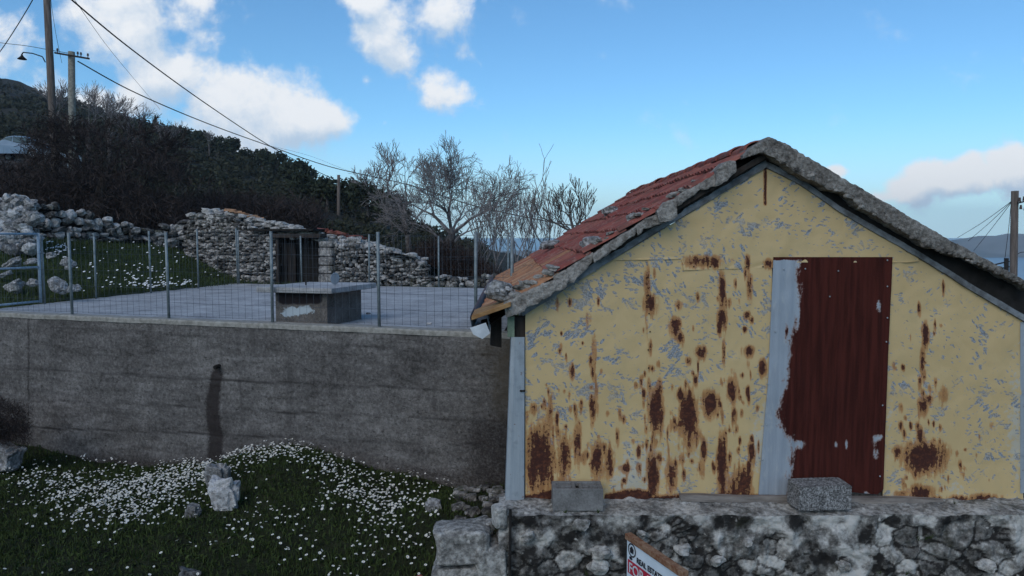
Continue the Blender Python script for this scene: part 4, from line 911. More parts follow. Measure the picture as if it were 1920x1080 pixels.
# tumbled end of the plinth: two squared blocks and their packing stones
def end_blocks():
    rt = thing('stone_pier', 'rough stone and mortar stump at the left end of the base wall', 'pier', P(870, 1080, 5.5))
    for (px, py, sx_, sy_, sz_, sd) in ((868, 1013, .42, .36, .26, 1), (858, 1085, .38, .34, .26, 2), (920, 1070, .24, .3, .5, 3)):
        mb = MB(); stone(mb, P(px, py, 5.5), (sx_, sy_, sz_), 4, rot=.06, rough=.13, blocky=.3, tilt=.05, tint=.6); mb.build('rough_block', M_PLINTH, rt, True)
    mb = MB(); stone(mb, P(936, 968, 5.42), (.1, .12, .17), 3, rough=.12, blocky=.4, tilt=.08, tint=.75); stone(mb, P(942, 1010, 5.55), (.12, .16, .16), 3, rough=.2, tint=.2); stone(mb, P(915, 985, 5.6), (.14, .16, .09), 3, rough=.2, tint=.7)
    mb.build('packing_stone', M_PLINTH, rt)
    mb = MB(); mb.tube(P(957, 955, 5.36), P(956, 1100, 5.36), .012, n=6); mb.build('iron_stake', M_DARK, rt)
end_blocks()
# loose earth and stones in the corner between wall and shed
mb = MB()
for k in range(60):
    px = random.uniform(855, 945); py = random.uniform(880, 985); Y = 8.6 - (py - 880) / 105 * 2.2; p = P(px, py, Y); p[2] = ground_z(p[:2])[0] + .03
    s = random.uniform(.04, .12); stone(mb, p, (s * 1.3, s, s * .8), 2, rough=.3, tint=random.uniform(-.1, .6))
tag(mb.build('corner_rubble', M_STONE), 'dark rubble and earth in the corner between wall and shed', 'rubble', kind='stuff')
# ------------------------------------------------------------------ concrete blocks and plank on the ledge
def smooth_block_fn(g):
    v = g.obj(); n = g.noise(v, 60, 5, .7); n2 = g.noise(v, 9, 5, .6)
    c = g.ramp(g.add(g.mul(n, .5), g.mul(n2, .5)), [(.36, (.1, .097, .093)), (.5, (.17, .166, .16)), (.66, (.25, .245, .238))])
    return {'Base Color': c, 'Roughness': .95, 'Normal': g.bump(n, .4, .006)}
M_HBLOCK = material('grey_hollow_block', smooth_block_fn)
def hollow_block():
    c0 = FP(1083, 952, -.22) - (0, 0, .012); r = thing('hollow_block', 'grey hollow concrete block lying with its holes up before the tin', 'concrete block', c0)
    L, D, Hh = .385, .19, .17; ang = .0; mb = MB()
    xs = [-L / 2, -L / 2 + .03, -.04, -.012, .012, .04, L / 2 - .03, L / 2]; t = .028
    mb.box(c0 + (0, -D / 2 + t / 2 + .06, Hh / 2), (L, t, Hh)); mb.box(c0 + (0, D / 2 - t / 2 + .06, Hh / 2), (L, t, Hh))
    for (xa, xb) in ((-L / 2, -L / 2 + .034), (-.04, -.014), (.014, .04), (L / 2 - .034, L / 2)):
        mb.box(c0 + np.array(((xa + xb) / 2, .06, Hh / 2 - .001)), (xb - xa, D - 2 * t - .001, Hh - .004))
    mb.box(c0 + (0, .06, .02), (L - .02, D - .02, .03)); mb.box(c0 + (-.1, .06, Hh - .013), (.118, .03, .02)); mb.box(c0 + (.1, .06, Hh - .013), (.118, .03, .02))
    mb.build('block_shell', M_HBLOCK, r, bevel=.003)
    mb = MB(); mb.box(c0 + (0, .06, Hh - .035), (L - .07, D - 2 * t - .004, .01)); mb.build('hollow', M_DARK, r)  # near-black plate paints the shade down the holes
hollow_block()
def solid_block():
    bm_c = FP(1541, 955, -.24); mb = MB(); rot = .07; L, D, Hh = .415, .2, .19
    v, f = ICO[4]; p = np.sign(v) * np.abs(v) ** .06; p = p / np.abs(p).max() * np.array((L, D, Hh)) / 2
    p = p + .0035 * np.stack([fbm(p * 55 + k * 9, 3, k) for k in range(3)], -1)
    p[:, 2] -= .03 * np.clip((p[:, 1] + D / 2) * -1 + .03, 0, 1) * (p[:, 2] > 0)
    cr, sr = math.cos(rot), math.sin(rot); p = np.c_[p[:, 0] * cr - p[:, 1] * sr, p[:, 0] * sr + p[:, 1] * cr, p[:, 2]]
    mb.add(p + bm_c + (0, .06, Hh / 2 + .004), f); tag(mb.build('solid_block', M_BLOCK), 'speckled solid concrete block set askew before the rusted sheet', 'concrete block')
solid_block()
strip([(1275, 928), (1380, 931), (1480, 932), (1600, 934), (1700, 934), (1768, 938)], [(1277, 940), (1380, 943), (1480, 946), (1600, 948), (1700, 948), (1768, 942)], FY - .09, .06, 70, 4, .003, 9, 5)
o_ = strip([(1275, 928), (1380, 931), (1480, 932), (1600, 934), (1700, 934), (1768, 938)], [(1277, 940), (1380, 943), (1480, 946), (1600, 948), (1700, 948), (1768, 942)], FY - .09, .05, 70, 4, .003, 9, 5).build('wooden_plank', M_WOOD)
tag(o_, 'long weathered wooden plank lying along the foot of the tin facade', 'plank')
# ------------------------------------------------------------------ for-sale sign
def sign():
    a = P(1176, 1006, 4.62); b = P(1276, 1078, 4.10); a2, b2 = a[:2], b[:2]; zt_ = (a[2] + b[2]) / 2
    d = (b2 - a2); L = np.linalg.norm(d); d /= L; nrm = np.array((d[1], -d[0])); nrm = nrm if nrm[0] < 0 else -nrm
    rt = thing('sale_sign', 'white for-sale board with red band and wooden top rail in front of base wall', 'sign', (*a2, 0.0))
    def Q(s, z, o=0.0): return np.array((*(a2 + d * s + nrm * o), zt_ + z))
    mb = MB(); mb.add(np.array([Q(0, 0, 0), Q(L, 0, 0), Q(L, -.42, 0), Q(0, -.42, 0), Q(0, 0, -.008), Q(L, 0, -.008), Q(L, -.42, -.008), Q(0, -.42, -.008)]), [(0, 1, 2, 3), (7, 6, 5, 4), (0, 4, 5, 1), (2, 6, 7, 3), (0, 3, 7, 4), (1, 5, 6, 2)])
    board = mb.build('board', M_SIGNW, rt)
    mb = MB(); mb.add(np.array([Q(.015, -.135, .003), Q(L - .02, -.135, .003), Q(L - .02, -.225, .003), Q(.015, -.225, .003)]), [(0, 1, 2, 3)]); mb.build('red_band', M_REDP, board)
    mb = MB()
    v = np.array([Q(-.0 + s, z, o) for s, z, o in ((-.01, -.012, .012), (L + .03, -.012, .012), (L + .03, -.012, -.035), (-.01, -.012, -.035), (-.01, .026, .012), (L + .03, .026, .012), (L + .03, .026, -.035), (-.01, .026, -.035))])
    mb.add(v, [(0, 3, 2, 1), (4, 5, 6, 7), (0, 1, 5, 4), (2, 3, 7, 6), (0, 4, 7, 3), (1, 2, 6, 5)]); mb.build('top_rail', plain('rusty_timber', (.14, .045, .02), (.3, .19, .12), 30), rt, bevel=.003)
    for s in (.04, L - .04):
        mb = MB(); mb.tube(Q(s, .0, -.03), (*(a2 + d * s - nrm * .03), -.1), .016, n=8); mb.build('stake', M_WOOD, rt)
    def text(body, s, z, size, mat, name, sx_=1.0):
        cu = bpy.data.curves.new(name, 'FONT'); cu.body = body; cu.size = size; cu.extrude = .0006; cu.offset = .0012
        to = bpy.data.objects.new(name, cu); C.objects.link(to); bpy.context.view_layer.update()
        dg = bpy.context.evaluated_depsgraph_get(); me = bpy.data.meshes.new_from_object(to.evaluated_get(dg)); bpy.data.objects.remove(to)
        v = np.array([x.co[:] for x in me.vertices]); f = [tuple(p.vertices) for p in me.polygons]
        mb = MB(); mb.add(np.array([Q(s + p[0] * sx_, z + p[1], .006 + p[2]) for p in v]), f); mb.build(name, mat, board); bpy.data.meshes.remove(me)
    text('FOR SALE', .03, -.213, .094, M_WHITE, 'lettering', .98)
    text('REAL ESTATE', .12, -.118, .05, M_BLACKP, 'lettering', .95)
    # round emblem with a small house
    mb = MB(); t = np.arange(24) * 2 * math.pi / 24; c = (.062, -.062)
    ro = np.array([Q(c[0] + math.cos(k) * .045, c[1] + math.sin(k) * .045, .004) for k in t]); ri = np.array([Q(c[0] + math.cos(k) * .036, c[1] + math.sin(k) * .036, .004) for k in t])
    mb.add(np.r_[ro, ri], [(i, (i + 1) % 24, (i + 1) % 24 + 24, i + 24) for i in range(24)])
    hs = [(-.02, -.02), (.018, -.02), (.018, .004), (.026, .004), (0, .028), (-.026, .004), (-.02, .004)]
    mb.add(np.array([Q(c[0] + x, c[1] + y, .005) for x, y in hs]), [tuple(range(7))]); mb.add(np.array([Q(.05 + math.cos(k) * .018, -.118 + math.sin(k) * .011, .004) for k in t]), [tuple(range(24))]); mb.build('emblem', M_BLACKP, board)
sign()
# ------------------------------------------------------------------ poles, lamps and wires
def pole(name, label, x, y0, y1, Y, r0, r1, mat, tilt=0, extra=0):
    base = P(x + tilt, y1, Y); top = P(x, y0, Y); d = (top - base); base = base - d / np.linalg.norm(d) * extra
    rt = thing(name, label, 'pole', base); mb = MB(); mb.tube(base, top, r0, r1, 12); mb.build('shaft', mat, rt, True); return rt, base, top
Y1 = 30.
r1, b1_, t1_ = pole('utility_pole', 'tall brown wooden pole carrying a small street lamp at far left', 85, -60, 200, Y1, .155, .125, M_POLE, 13, 5.5)
def lamp():
    mb = MB(); pts = [P(88, 118, Y1) + (0, -.1, 0), P(84, 108, Y1) + (0, -.15, 0), P(70, 103.5, Y1) + (0, -.3, 0), P(56, 103, Y1) + (0, -.4, 0), P(53.5, 106, Y1) + (0, -.4, 0)]
    rt = thing('street_lamp', 'small street lamp with conical shade on a curved arm bolted to the tall pole', 'street lamp', pts[0])
    mb.path(pts, .022, 8); mb.build('arm', M_DARK, rt, True)
    c = pts[-1]; mb = MB(); t = np.arange(16) * 2 * math.pi / 16; rows = []
    for (r, z_) in ((.025, .0), (.04, -.06), (.07, -.1), (.17, -.2), (.165, -.205), (.05, -.12)): rows.append([c + np.array((math.cos(k) * r, math.sin(k) * r, z_)) for k in np.r_[t, 0]])
    mb.grid(np.array(rows)); mb.build('lamp_shade', M_DARK, rt, True)
lamp()
Y2 = 34.
r2_, b2_, t2_ = pole('utility_pole', 'shorter concrete pole with crossarm and insulators at the left', 134, 97, 205, Y2, .165, .14, M_CPOLE, 1, 5)
mb = MB(); mb.tube(P(103, 99, Y2), P(167, 110, Y2 - .6), .045, n=6); mb.build('crossarm', M_DARKWOOD, r2_)
for x in (108, 146, 152, 165):
    mb = MB(); p = P(x, 99 + (x - 103) * .17, Y2 - .2); mb.tube(p + (0, 0, .02), p + (0, 0, .12), .02, n=6); mb.tube(p + (0, 0, .12), p + (0, 0, .22), .05, .035, n=8); mb.build('insulator', M_INSUL, r2_)
Y3 = 58.
r3_, b3_, t3_ = pole('utility_pole', 'distant wooden pole standing behind the stone hut', 635, 328, 432, Y3, .17, .12, M_POLE, 0, 1.5)
mb = MB(); mb.tube(P(630, 338, Y3), P(640, 334, Y3), .05, n=6); mb.build('crossarm', M_DARKWOOD, r3_)
Y4 = 26.
r4_, b4_, t4_ = pole('utility_pole', 'wooden pole behind the right end of the shed roof', 1903, 358, 520, Y4, .135, .115, M_POLE, -3, 4)
mb = MB(); mb.tube(P(1908, 381, Y4 - .2), P(1935, 374, Y4 - .2), .028, n=6); mb.build('crossarm', M_DARK, r4_)
for x, y in ((1912, 374), (1920, 372), (1914, 388), (1922, 390)):
    mb = MB(); p = P(x, y, Y4 - .2); mb.tube(p - (0, 0, .08), p + (0, 0, .07), .05, .03, n=8); mb.build('insulator', M_INSUL, r4_)
r5_, b5_, t5_ = pole('utility_pole', 'small dark pole top with crossarms beyond the right pole', 1887, 484, 520, 60, .17, .17, M_DARK, 0, 6)
for y in (492, 502):
    mb = MB(); mb.tube(P(1866, y + 4, 60), P(1892, y - 2, 60), .06, n=6); mb.build('crossarm', M_DARK, r5_)
def wire(label, pts, r=.012, mat=None, group=None):
    """pts: (px, py, Y) passed through; sag is in the points themselves"""
    W3 = [P(*p) for p in pts]; ts = np.linspace(0, len(W3) - 1, (len(W3) - 1) * 10 + 1); W3 = np.array(W3); out = []
    for t in ts:                                           # Catmull-Rom
        i = min(int(t), len(W3) - 2); f = t - i; p0 = W3[max(i - 1, 0)]; p1 = W3[i]; p2 = W3[i + 1]; p3 = W3[min(i + 2, len(W3) - 1)]
        out.append(.5 * ((2 * p1) + (-p0 + p2) * f + (2 * p0 - 5 * p1 + 4 * p2 - p3) * f * f + (-p0 + 3 * p1 - 3 * p2 + p3) * f ** 3))
    mb = MB(); mb.path(out, r, 5); return tag(mb.build('overhead_cable', mat or M_WIRE), label, 'cable', group)
wire('thick black cable crossing the sky from the top left down to the distant pole', [(60, -70, 18), (135, 0, 22), (250, 95, 28), (380, 190, 36), (500, 270, 46), (570, 309, 52), (634, 340, 58)], .026)
wire('cable sagging from the concrete pole past the bare almond tree to the shed', [(146, 115, 34), (250, 172, 38), (380, 228, 44), (500, 272, 50), (620, 313, 54), (760, 345, 50), (880, 383, 44), (1010, 412, 38), (1110, 428, 30)], .03)
wire('thin wire slanting down from the top left between the two thicker cables', [(110, -40, 20), (140, 0, 24), (200, 85, 30), (260, 158, 38), (300, 205, 46)], .008)
wire('slender second wire running beside the almond tree above the hut', [(500, 272, 50), (580, 292, 54), (660, 322, 56), (740, 340, 60)], .008)
wire('black wire crossing the top left corner of the sky', [(75, -30, 16), (60, 2, 17), (30, 52, 18), (0, 97, 19), (-40, 150, 20)], .011)
wire('thin wire running left from the concrete pole behind the tall pole', [(-60, 70, 40), (0, 80, 38), (50, 86, 36), (95, 94, 34.5), (130, 100, 34)], .013)
wire('thin near vertical wire beside the tall pole', [(92, -30, 29), (98, 20, 29), (106, 70, 30), (116, 118, 33)], .008)
for k, (x, y, lb) in enumerate(((1795, 446, 'uppermost wire fanning out left from the right pole'), (1815, 452, 'middle wire fanning out left from the right pole'), (1826, 470, 'lowest wire fanning out left from the right pole'))):
    wire(lb, [(1900, 375, 26), ((1900 + x) / 2 - 3, (375 + y) / 2 + 5, 32), (x, y, 40)], .011)
wire('guy wire dropping beside the right pole', [(1896, 378, 26), (1891, 430, 26), (1884, 486, 26)], .009)
wire('short looped cable at the right edge beyond the pole', [(1905, 480, 26), (1915, 473, 26), (1940, 474, 26)], .012)
# ------------------------------------------------------------------ bare trees
def bare_tree(name, label, base, trunk, limbs, depth=5, seed=1, mat=M_TWIG, spread=.55, up=.12, rmin=.006, cat='tree', kids=3, lenr=(.62, .86), group=None, twig=True, trunkmat=None):
    """trunk: list of points and radii; limbs: list of (start index, direction, length, radius)"""
    rr = random.Random(seed); root = thing(name, label, cat, base, group); mt = MB()
    pts = [np.array(p) for p, r in trunk]; rs = [r for p, r in trunk]; mt.path(pts, rs, 9); mt.build('trunk', trunkmat or M_BARK, root, True)
    mb = MB()
    def grow(p, d, L, r, k):
        n = 3; q = p.copy(); dd = d.copy(); rad = r
        for i in range(n):
            dd = dd + np.array((rr.gauss(0, .16), rr.gauss(0, .16), rr.gauss(up * .5, .12))); dd /= np.linalg.norm(dd)
            q2 = q + dd * L / n; r2 = max(rmin, rad * .86); mb.tube(q, q2, max(rad, rmin), r2, 5 if k > 3 else (4 if k > 1 else 3), rr.random(), cap=False); q = q2; rad = r2
            if k > 0 and i < n - 1 and rr.random() < (.35 if k > 3 else .7): child(q, dd, L, rad * .62, k - 1)
        if k > 0:
            for j in range(kids - 1 if k > 1 else kids): child(q, dd, L, rad * .78, k - 1)
    def child(q, dd, L, r, k):
        a = np.array((rr.gauss(0, 1), rr.gauss(0, 1), rr.gauss(0, 1))); a -= dd * (a @ dd); a /= np.linalg.norm(a) or 1
        an = rr.uniform(spread * .5, spread * 1.35); nd = dd * math.cos(an) + a * math.sin(an) + np.array((0, 0, up)); nd /= np.linalg.norm(nd); grow(q, nd, L * rr.uniform(*lenr), r, k)
    for (i, d, L, r, k) in limbs:
        d = np.array(d, float); grow(pts[i], d / np.linalg.norm(d), L, r, k)
    mb.build('crown', mat, root); return root
YT = 24.
b = P(828, 486, YT); m1 = P(838, 462, YT); m2 = P(848, 440, YT + .1)
bare_tree('almond_tree', 'large bare almond tree with a leaning trunk and rounded crown behind the hut', b - (0, 0, .4), [(b - (0, 0, .5), .2), (b, .17), (m1, .15), (m2, .13)],
          [(3, (-.75, .1, 1), .86, .075, 6), (3, (-.1, .3, 1), .86, .07, 6), (3, (.8, -.1, .75), .8, .07, 6), (3, (-.4, -.4, .9), .84, .055, 5), (2, (-.95, .2, .5), .84, .05, 5), (3, (.4, .5, .9), .84, .055, 5), (2, (.9, .2, .45), .8, .045, 5)], seed=12, rmin=.0055, lenr=(.7, .9), spread=.6, up=.05)
b = P(770, 492, 27); 
bare_tree('almond_tree', 'smaller bare almond tree just left of the large one', b - (0, 0, .4), [(b - (0, 0, .5), .15), (b, .13), (P(764, 440, 27), .1), (P(755, 400, 27), .085)], [(3, (-.3, .1, 1), 1.0, .05, 4), (3, (.35, .2, 1), .95, .045, 4), (2, (-.7, 0, .6), .95, .04, 4), (2, (.8, .1, .8), .8, .04, 4)], seed=5, rmin=.008, lenr=(.62, .82))
b = P(680, 400, 60); bare_tree('bare_tree', 'small bare tree behind the distant pole on the skyline', b, [(b - (0, 0, 1), .14), (b, .12)], [(1, (-.3, 0, 1), 1.3, .08, 4), (1, (.4, 0, 1), 1.4, .08, 4)], depth=4, seed=9, rmin=.016, lenr=(.65, .9))
# fig tree with upturned thick shoots
b = P(1072, 470, 15.5)
bare_tree('fig_tree', 'bare fig tree with upturned shoots showing above the tile roof', b - (0, 0, 1.6), [(b - (0, 0, 1.8), .13), (b - (0, 0, .3), .1), (P(1076, 436, 15.5), .08)],
          [(2, (-.35, 0, 1), .42, .02, 3), (2, (.15, .2, 1), .46, .022, 3), (2, (.8, 0, .7), .45, .02, 3), (2, (-1, .1, .35), .5, .026, 3), (1, (-1, 0, .5), .6, .026, 3), (1, (.8, .2, .6), .55, .024, 3), (2, (-.6, .3, .8), .42, .018, 3), (2, (.5, -.2, 1), .42, .018, 3)], seed=3, rmin=.0055, spread=.55, up=.26, mat=M_BARK, lenr=(.62, .84))
for i, (px, Y, hgt, sd) in enumerate(((890, 23, .9, 21), (930, 22, 1.0, 22), (968, 21, 1.05, 23), (1000, 22, .85, 24), (1030, 23, .9, 27), (905, 25, .95, 28), (985, 25, .9, 34))):
    b = P(px, 506, Y)
    bare_tree('bare_shrub', 'bare many-stemmed shrub in the thicket behind the terrace', b - (0, 0, .4), [(b - (0, 0, .6), .06), (b - (0, 0, .1), .05)], [(1, (random.uniform(-.5, .5), random.uniform(-.3, .3), 1), hgt * random.uniform(.9, 1.15), .022, 4) for _ in range(4)], seed=sd, rmin=.0065, spread=.4, up=.2, kids=2, lenr=(.62, .85), cat='shrub', group='bare shrubs in the thicket behind the terrace')
# large dark bare tree at the left and smaller ones by the poles
b = P(190, 412, 25)
DARK_TREE = bare_tree('bare_tree', 'large dark bare tree with a bent trunk above the dry stone wall', b - (0, 0, .3), [(b - (0, 0, .6), .26), (b, .2), (P(186, 370, 25), .17), (P(196, 335, 25.2), .15)],
          [(3, (-.9, 0, .5), 1.0, .09, 5), (3, (.3, .3, .8), .8, .08, 5), (3, (1, .1, .5), 1.0, .08, 5), (2, (-1, .2, .25), 1.15, .08, 5), (2, (1, -.1, .2), 1.2, .08, 5), (3, (-.2, -.3, .7), .9, .07, 5)], seed=31, mat=M_TWIGD, rmin=.009, lenr=(.66, .88), spread=.66, trunkmat=M_DARKWOOD, up=.02).name
for i, (px, py, Y, sc, sd, lb) in enumerate(((100, 235, 45, 1.15, 41, 'bare tree between the two left poles'), (165, 250, 48, 1.35, 42, 'bare tree just right of the concrete pole'), (205, 255, 46, 1.2, 43, 'bare tree on the skyline right of the poles'), (250, 265, 50, 1.0, 44, 'lower bare tree on the skyline above the dark scrub'), (310, 275, 60, .9, 45, 'sparse bare tree at the right end of the skyline row'), (392, 275, 95, .8, 46, 'tiny bare tree standing on the far skyline'))):
    b = P(px, py, Y); bare_tree('bare_tree', lb, b - (0, 0, 1), [(b - (0, 0, 2), .12 * sc), (b, .1 * sc)], [(1, (random.uniform(-.6, .6), 0, 1), .8 * sc, .03 * sc, 4) for _ in range(3)], seed=sd, rmin=.010, lenr=(.66, .88), spread=.5)
# ------------------------------------------------------------------ evergreen scrub, trees, banks
def leaf_cloud(mb, c, rad, n, leaf, rr, squash=1.0, lobes=7, fill=.5):
    lob = rr.normal(0, 1, (lobes, 3)); lob /= np.linalg.norm(lob, axis=1)[:, None]; lob = lob * .55 * np.array((1, 1, .8)); lob[:, 2] = np.abs(lob[:, 2]) * .9 - .15
    k = rr.integers(0, lobes, n); d = rr.normal(0, 1, (n, 3)); d /= np.linalg.norm(d, axis=1)[:, None]
    r = rr.uniform(fill, 1, n) ** .5 * rr.uniform(.38, .62, lobes)[k]
    p = (lob[k] + d * r[:, None]) * np.array((rad, rad, rad * squash)) + c
    a = rr.normal(0, 1, (n, 3)); a /= np.linalg.norm(a, axis=1)[:, None]; b = np.cross(a, rr.normal(0, 1, (n, 3))); b /= np.linalg.norm(b, axis=1)[:, None]
    s = leaf * rr.uniform(.6, 1.3, n)[:, None]
    v = np.stack([p - a * s - b * s * .2, p + b * s * .55, p + a * s, p - b * s * .55], 1).reshape(-1, 3)
    f = np.arange(4 * n).reshape(n, 4); lt = np.repeat(np.clip(rr.uniform(.1, .9, lobes)[k] * .6 + rr.uniform(0, .45, n), 0, 1), 4); mb.add(v, f, lt)
rr = np.random.default_rng(17); mb = MB(); cnt = 0
for k in range(5200):
    px = rr.uniform(-160, 905); Y = math.exp(rr.uniform(math.log(29), math.log(240)))
    u = (px - 960) / FPX; x = u * Y; z = hill_z(np.array([x]), np.array([Y]))[0]
    p2 = proj(x, Y, z)
    dens = .5 + .5 * vnoise(np.array([[x / 11, Y / 14, 0]]), 4)[0]
    if rr.random() > (.25 + .9 * dens): continue
    if Y < 60 and px > 560 and px < 700 and rr.random() < .5: continue
    if 40 < Y < 52 and px < 175: continue
    if Y > 150 and px < 130 and rr.random() < .55: continue
    if px > 640 and Y > 90: continue
    r = rr.uniform(.5, 1.0) * (.45 + Y / 75); r = min(r, 2.6)
    if Y < 46: r = min(r, .95)
    cnt += 1
    leaf_cloud(mb, np.array((x, Y, z + r * .35)), r, 46, .085 * r + .0016 * Y, rr, rr.uniform(.6, 1.0), 5)
    if cnt > 1900: break
tag(mb.build('hillside_scrub', M_SCRUB, base=(0, 0, 0)), 'dense dark evergreen scrub covering the hillside', 'scrub', kind='stuff')
# trees that stand out from the scrub
def evergreen_proto(rad, squash, sd, leaf, n=700):
    rt = thing('evergreen_tree', '', 'tree', (0, 0, 0)); m1 = MB(); m1.tube((0, 0, -1.2), (0, 0, rad * .9), .16, .1, 8); 
    for k in range(5):
        a = k * 1.3; m1.tube((0, 0, rad * (.4 + .08 * k)), (math.cos(a) * rad * .5, math.sin(a) * rad * .5, rad * (1 + .1 * k)), .07, .03, 5)
    m1.build('trunk', M_BARK, rt); m2 = MB(); leaf_cloud(m2, np.array((0, 0, rad * squash)), rad, n, leaf, np.random.default_rng(sd), squash, 11, .35); m2.build('crown', M_EVER, rt); return rt
def dup(rt, loc, rz, sc, label, group):
    r = rt.copy(); C.objects.link(r); r.location = loc; r.rotation_euler = (0, 0, rz); r.scale = sc; r['label'] = label; r['group'] = group
    for ch in rt.children: c = ch.copy(); C.objects.link(c); c.parent = r
    return r
protos = [evergreen_proto(1.6, 1.0, 3, .2), evergreen_proto(1.6, .85, 4, .2)]
near = [(598, 392, 62, .9), (614, 385, 60, 1.0), (648, 396, 62, 1.15), (668, 402, 60, .95), (690, 410, 58, 1.05), (712, 418, 58, .9), (735, 428, 56, .9), (757, 440, 56, .8), (570, 385, 66, 1.0)]
sky_ = [(348, 276, 120, 1.2), (378, 284, 118, 1.35), (408, 296, 115, 1.2), (436, 302, 112, 1.35), (466, 316, 110, 1.25), (492, 324, 108, 1.3), (520, 338, 104, 1.35), (546, 352, 100, 1.4), (566, 360, 98, 1.5), (320, 270, 130, 1.2)]
first = True; used = set()
for lst, lb, gp in ((near, 'dark bushy evergreen tree on the slope behind the stone hut', 'evergreen trees behind the stone hut'), (sky_, 'dark rounded evergreen tree on the skyline of the hill', 'evergreen trees on the skyline')):
    for i, (px, py, Y, sc) in enumerate(lst):
        loc = P(px, py, Y); pr = protos[i % 2]
        if (i % 2) not in used: used.add(i % 2); r = pr; r.location = loc; r.scale = (sc,) * 3; r['label'] = lb; r['group'] = gp
        else: r = dup(pr, loc, i * 1.7, (sc, sc, sc * random.uniform(.85, 1.2)), lb, gp)
for (px, py, Y, hgt, lb) in ((292, 248, 130, 3.0, 'pointed conifer standing up from the left skyline'), (271, 238, 130, 2.0, 'narrow little cypress left of the pointed conifer'), (576, 350, 100, 2.4, 'thin cypress at the right end of the upper skyline')):
    c = P(px, py, Y); rt = thing('cypress_tree', lb, 'tree', c - (0, 0, 1)); m1 = MB(); m1.tube(c - (0, 0, 1.5), c + (0, 0, hgt * .8), .15, .04, 6); m1.build('trunk', M_BARK, rt)
    rr = np.random.default_rng(int(px)); n = 420; t = rr.random(n) ** 1.3; a = rr.random(n) * 6.28; wd = .26 if px != 292 else .34
    rad = (1 - t) * hgt * wd * rr.uniform(.5, 1.1, n); p = c + np.stack([np.cos(a) * rad, np.sin(a) * rad, t * hgt], -1)
    dn = np.stack([np.cos(a) * .5, np.sin(a) * .5, .6 + 0 * a], -1); sd_ = np.stack([-np.sin(a), np.cos(a), 0 * a], -1); s = .22
    v = np.stack([p - dn * s, p + sd_ * s * .6, p + dn * s, p - sd_ * s * .6], 1).reshape(-1, 3); m2 = MB(); m2.add(v, np.arange(4 * n).reshape(n, 4), np.repeat(rr.random(n) * .6, 4)); m2.build('crown', M_EVER, rt)
# (the twigs of the big dark tree are added below, once twig_mass exists)
# brown bracken bank behind the hut's low end, twiggy brush on the left bank
def twig_mass(mb, boxes, n, leaf, rr, twig=.0):
    for (px0, px1, top, bot, Y0, Yw, cnt) in boxes:
        for k in range(cnt):
            px = rr.uniform(px0, px1); tt = top(px); py = tt + (bot - tt) * rr.random() ** .8; Y = Y0 + rr.uniform(0, Yw); p = P(px, py, Y); m = n
            d = rr.normal(0, 1, (m, 3)) * np.array((1, 1, .9)); d[:, 2] = np.abs(d[:, 2]) + .3; d /= np.linalg.norm(d, axis=1)[:, None]; L = leaf * rr.uniform(.5, 1.5, m)[:, None]
            sd_ = np.cross(d, rr.normal(0, 1, (m, 3))); sd_ /= np.linalg.norm(sd_, axis=1)[:, None]; o = p + rr.normal(0, leaf * .5, (m, 3)); w_ = leaf * .035
            v = np.stack([o - sd_ * w_, o + sd_ * w_, o + d * L], 1).reshape(-1, 3); mb.add(v, np.arange(3 * m).reshape(m, 3), np.repeat(rr.random(m), 3))
mb = MB(); rr = np.random.default_rng(12)
twig_mass(mb, [(45, 345, lambda x: float(np.interp(x, [45, 90, 140, 200, 270, 345], [256, 212, 226, 244, 268, 318])), 345, 23.6, 3.4, 440)], 14, .3, rr)
mb.build('twigs', M_TWIGD, bpy.data.objects[DARK_TREE])
rr = np.random.default_rng(8); mb = MB()
n = 40; tp = np.interp(np.linspace(760, 935, n), [760, 790, 830, 870, 900, 935], [505, 468, 462, 478, 500, 522])
rows = [[P(x, y, 23), P(x, y + 22, 22), P(x, 560, 21.4)] for x, y in zip(np.linspace(750, 935, n), tp)]; mb.grid(np.array(rows), .15)
twig_mass(mb, [(755, 930, lambda x: float(np.interp(x, [755, 790, 830, 870, 900, 935], [500, 462, 455, 470, 494, 518])), 535, 21.3, 1.2, 900)], 16, .22, rr)
tag(mb.build('bracken_bank', M_BRACK), 'dark reddish brown bank of dry bracken behind the low end of the hut', 'bracken', kind='stuff')
mb = MB()
twig_mass(mb, [(-60, 350, lambda x: float(np.interp(x, [-60, 0, 100, 200, 350], [320, 310, 318, 332, 390])), 432, 24, 8, 1500), (340, 600, lambda x: float(np.interp(x, [340, 450, 600], [380, 370, 395])), 425, 27, 5, 650)], 18, .4, rr)
tag(mb.build('bare_brush', M_TWIGD), 'tangle of dark bare brush on the slope above the dry stone wall', 'brush', kind='stuff')
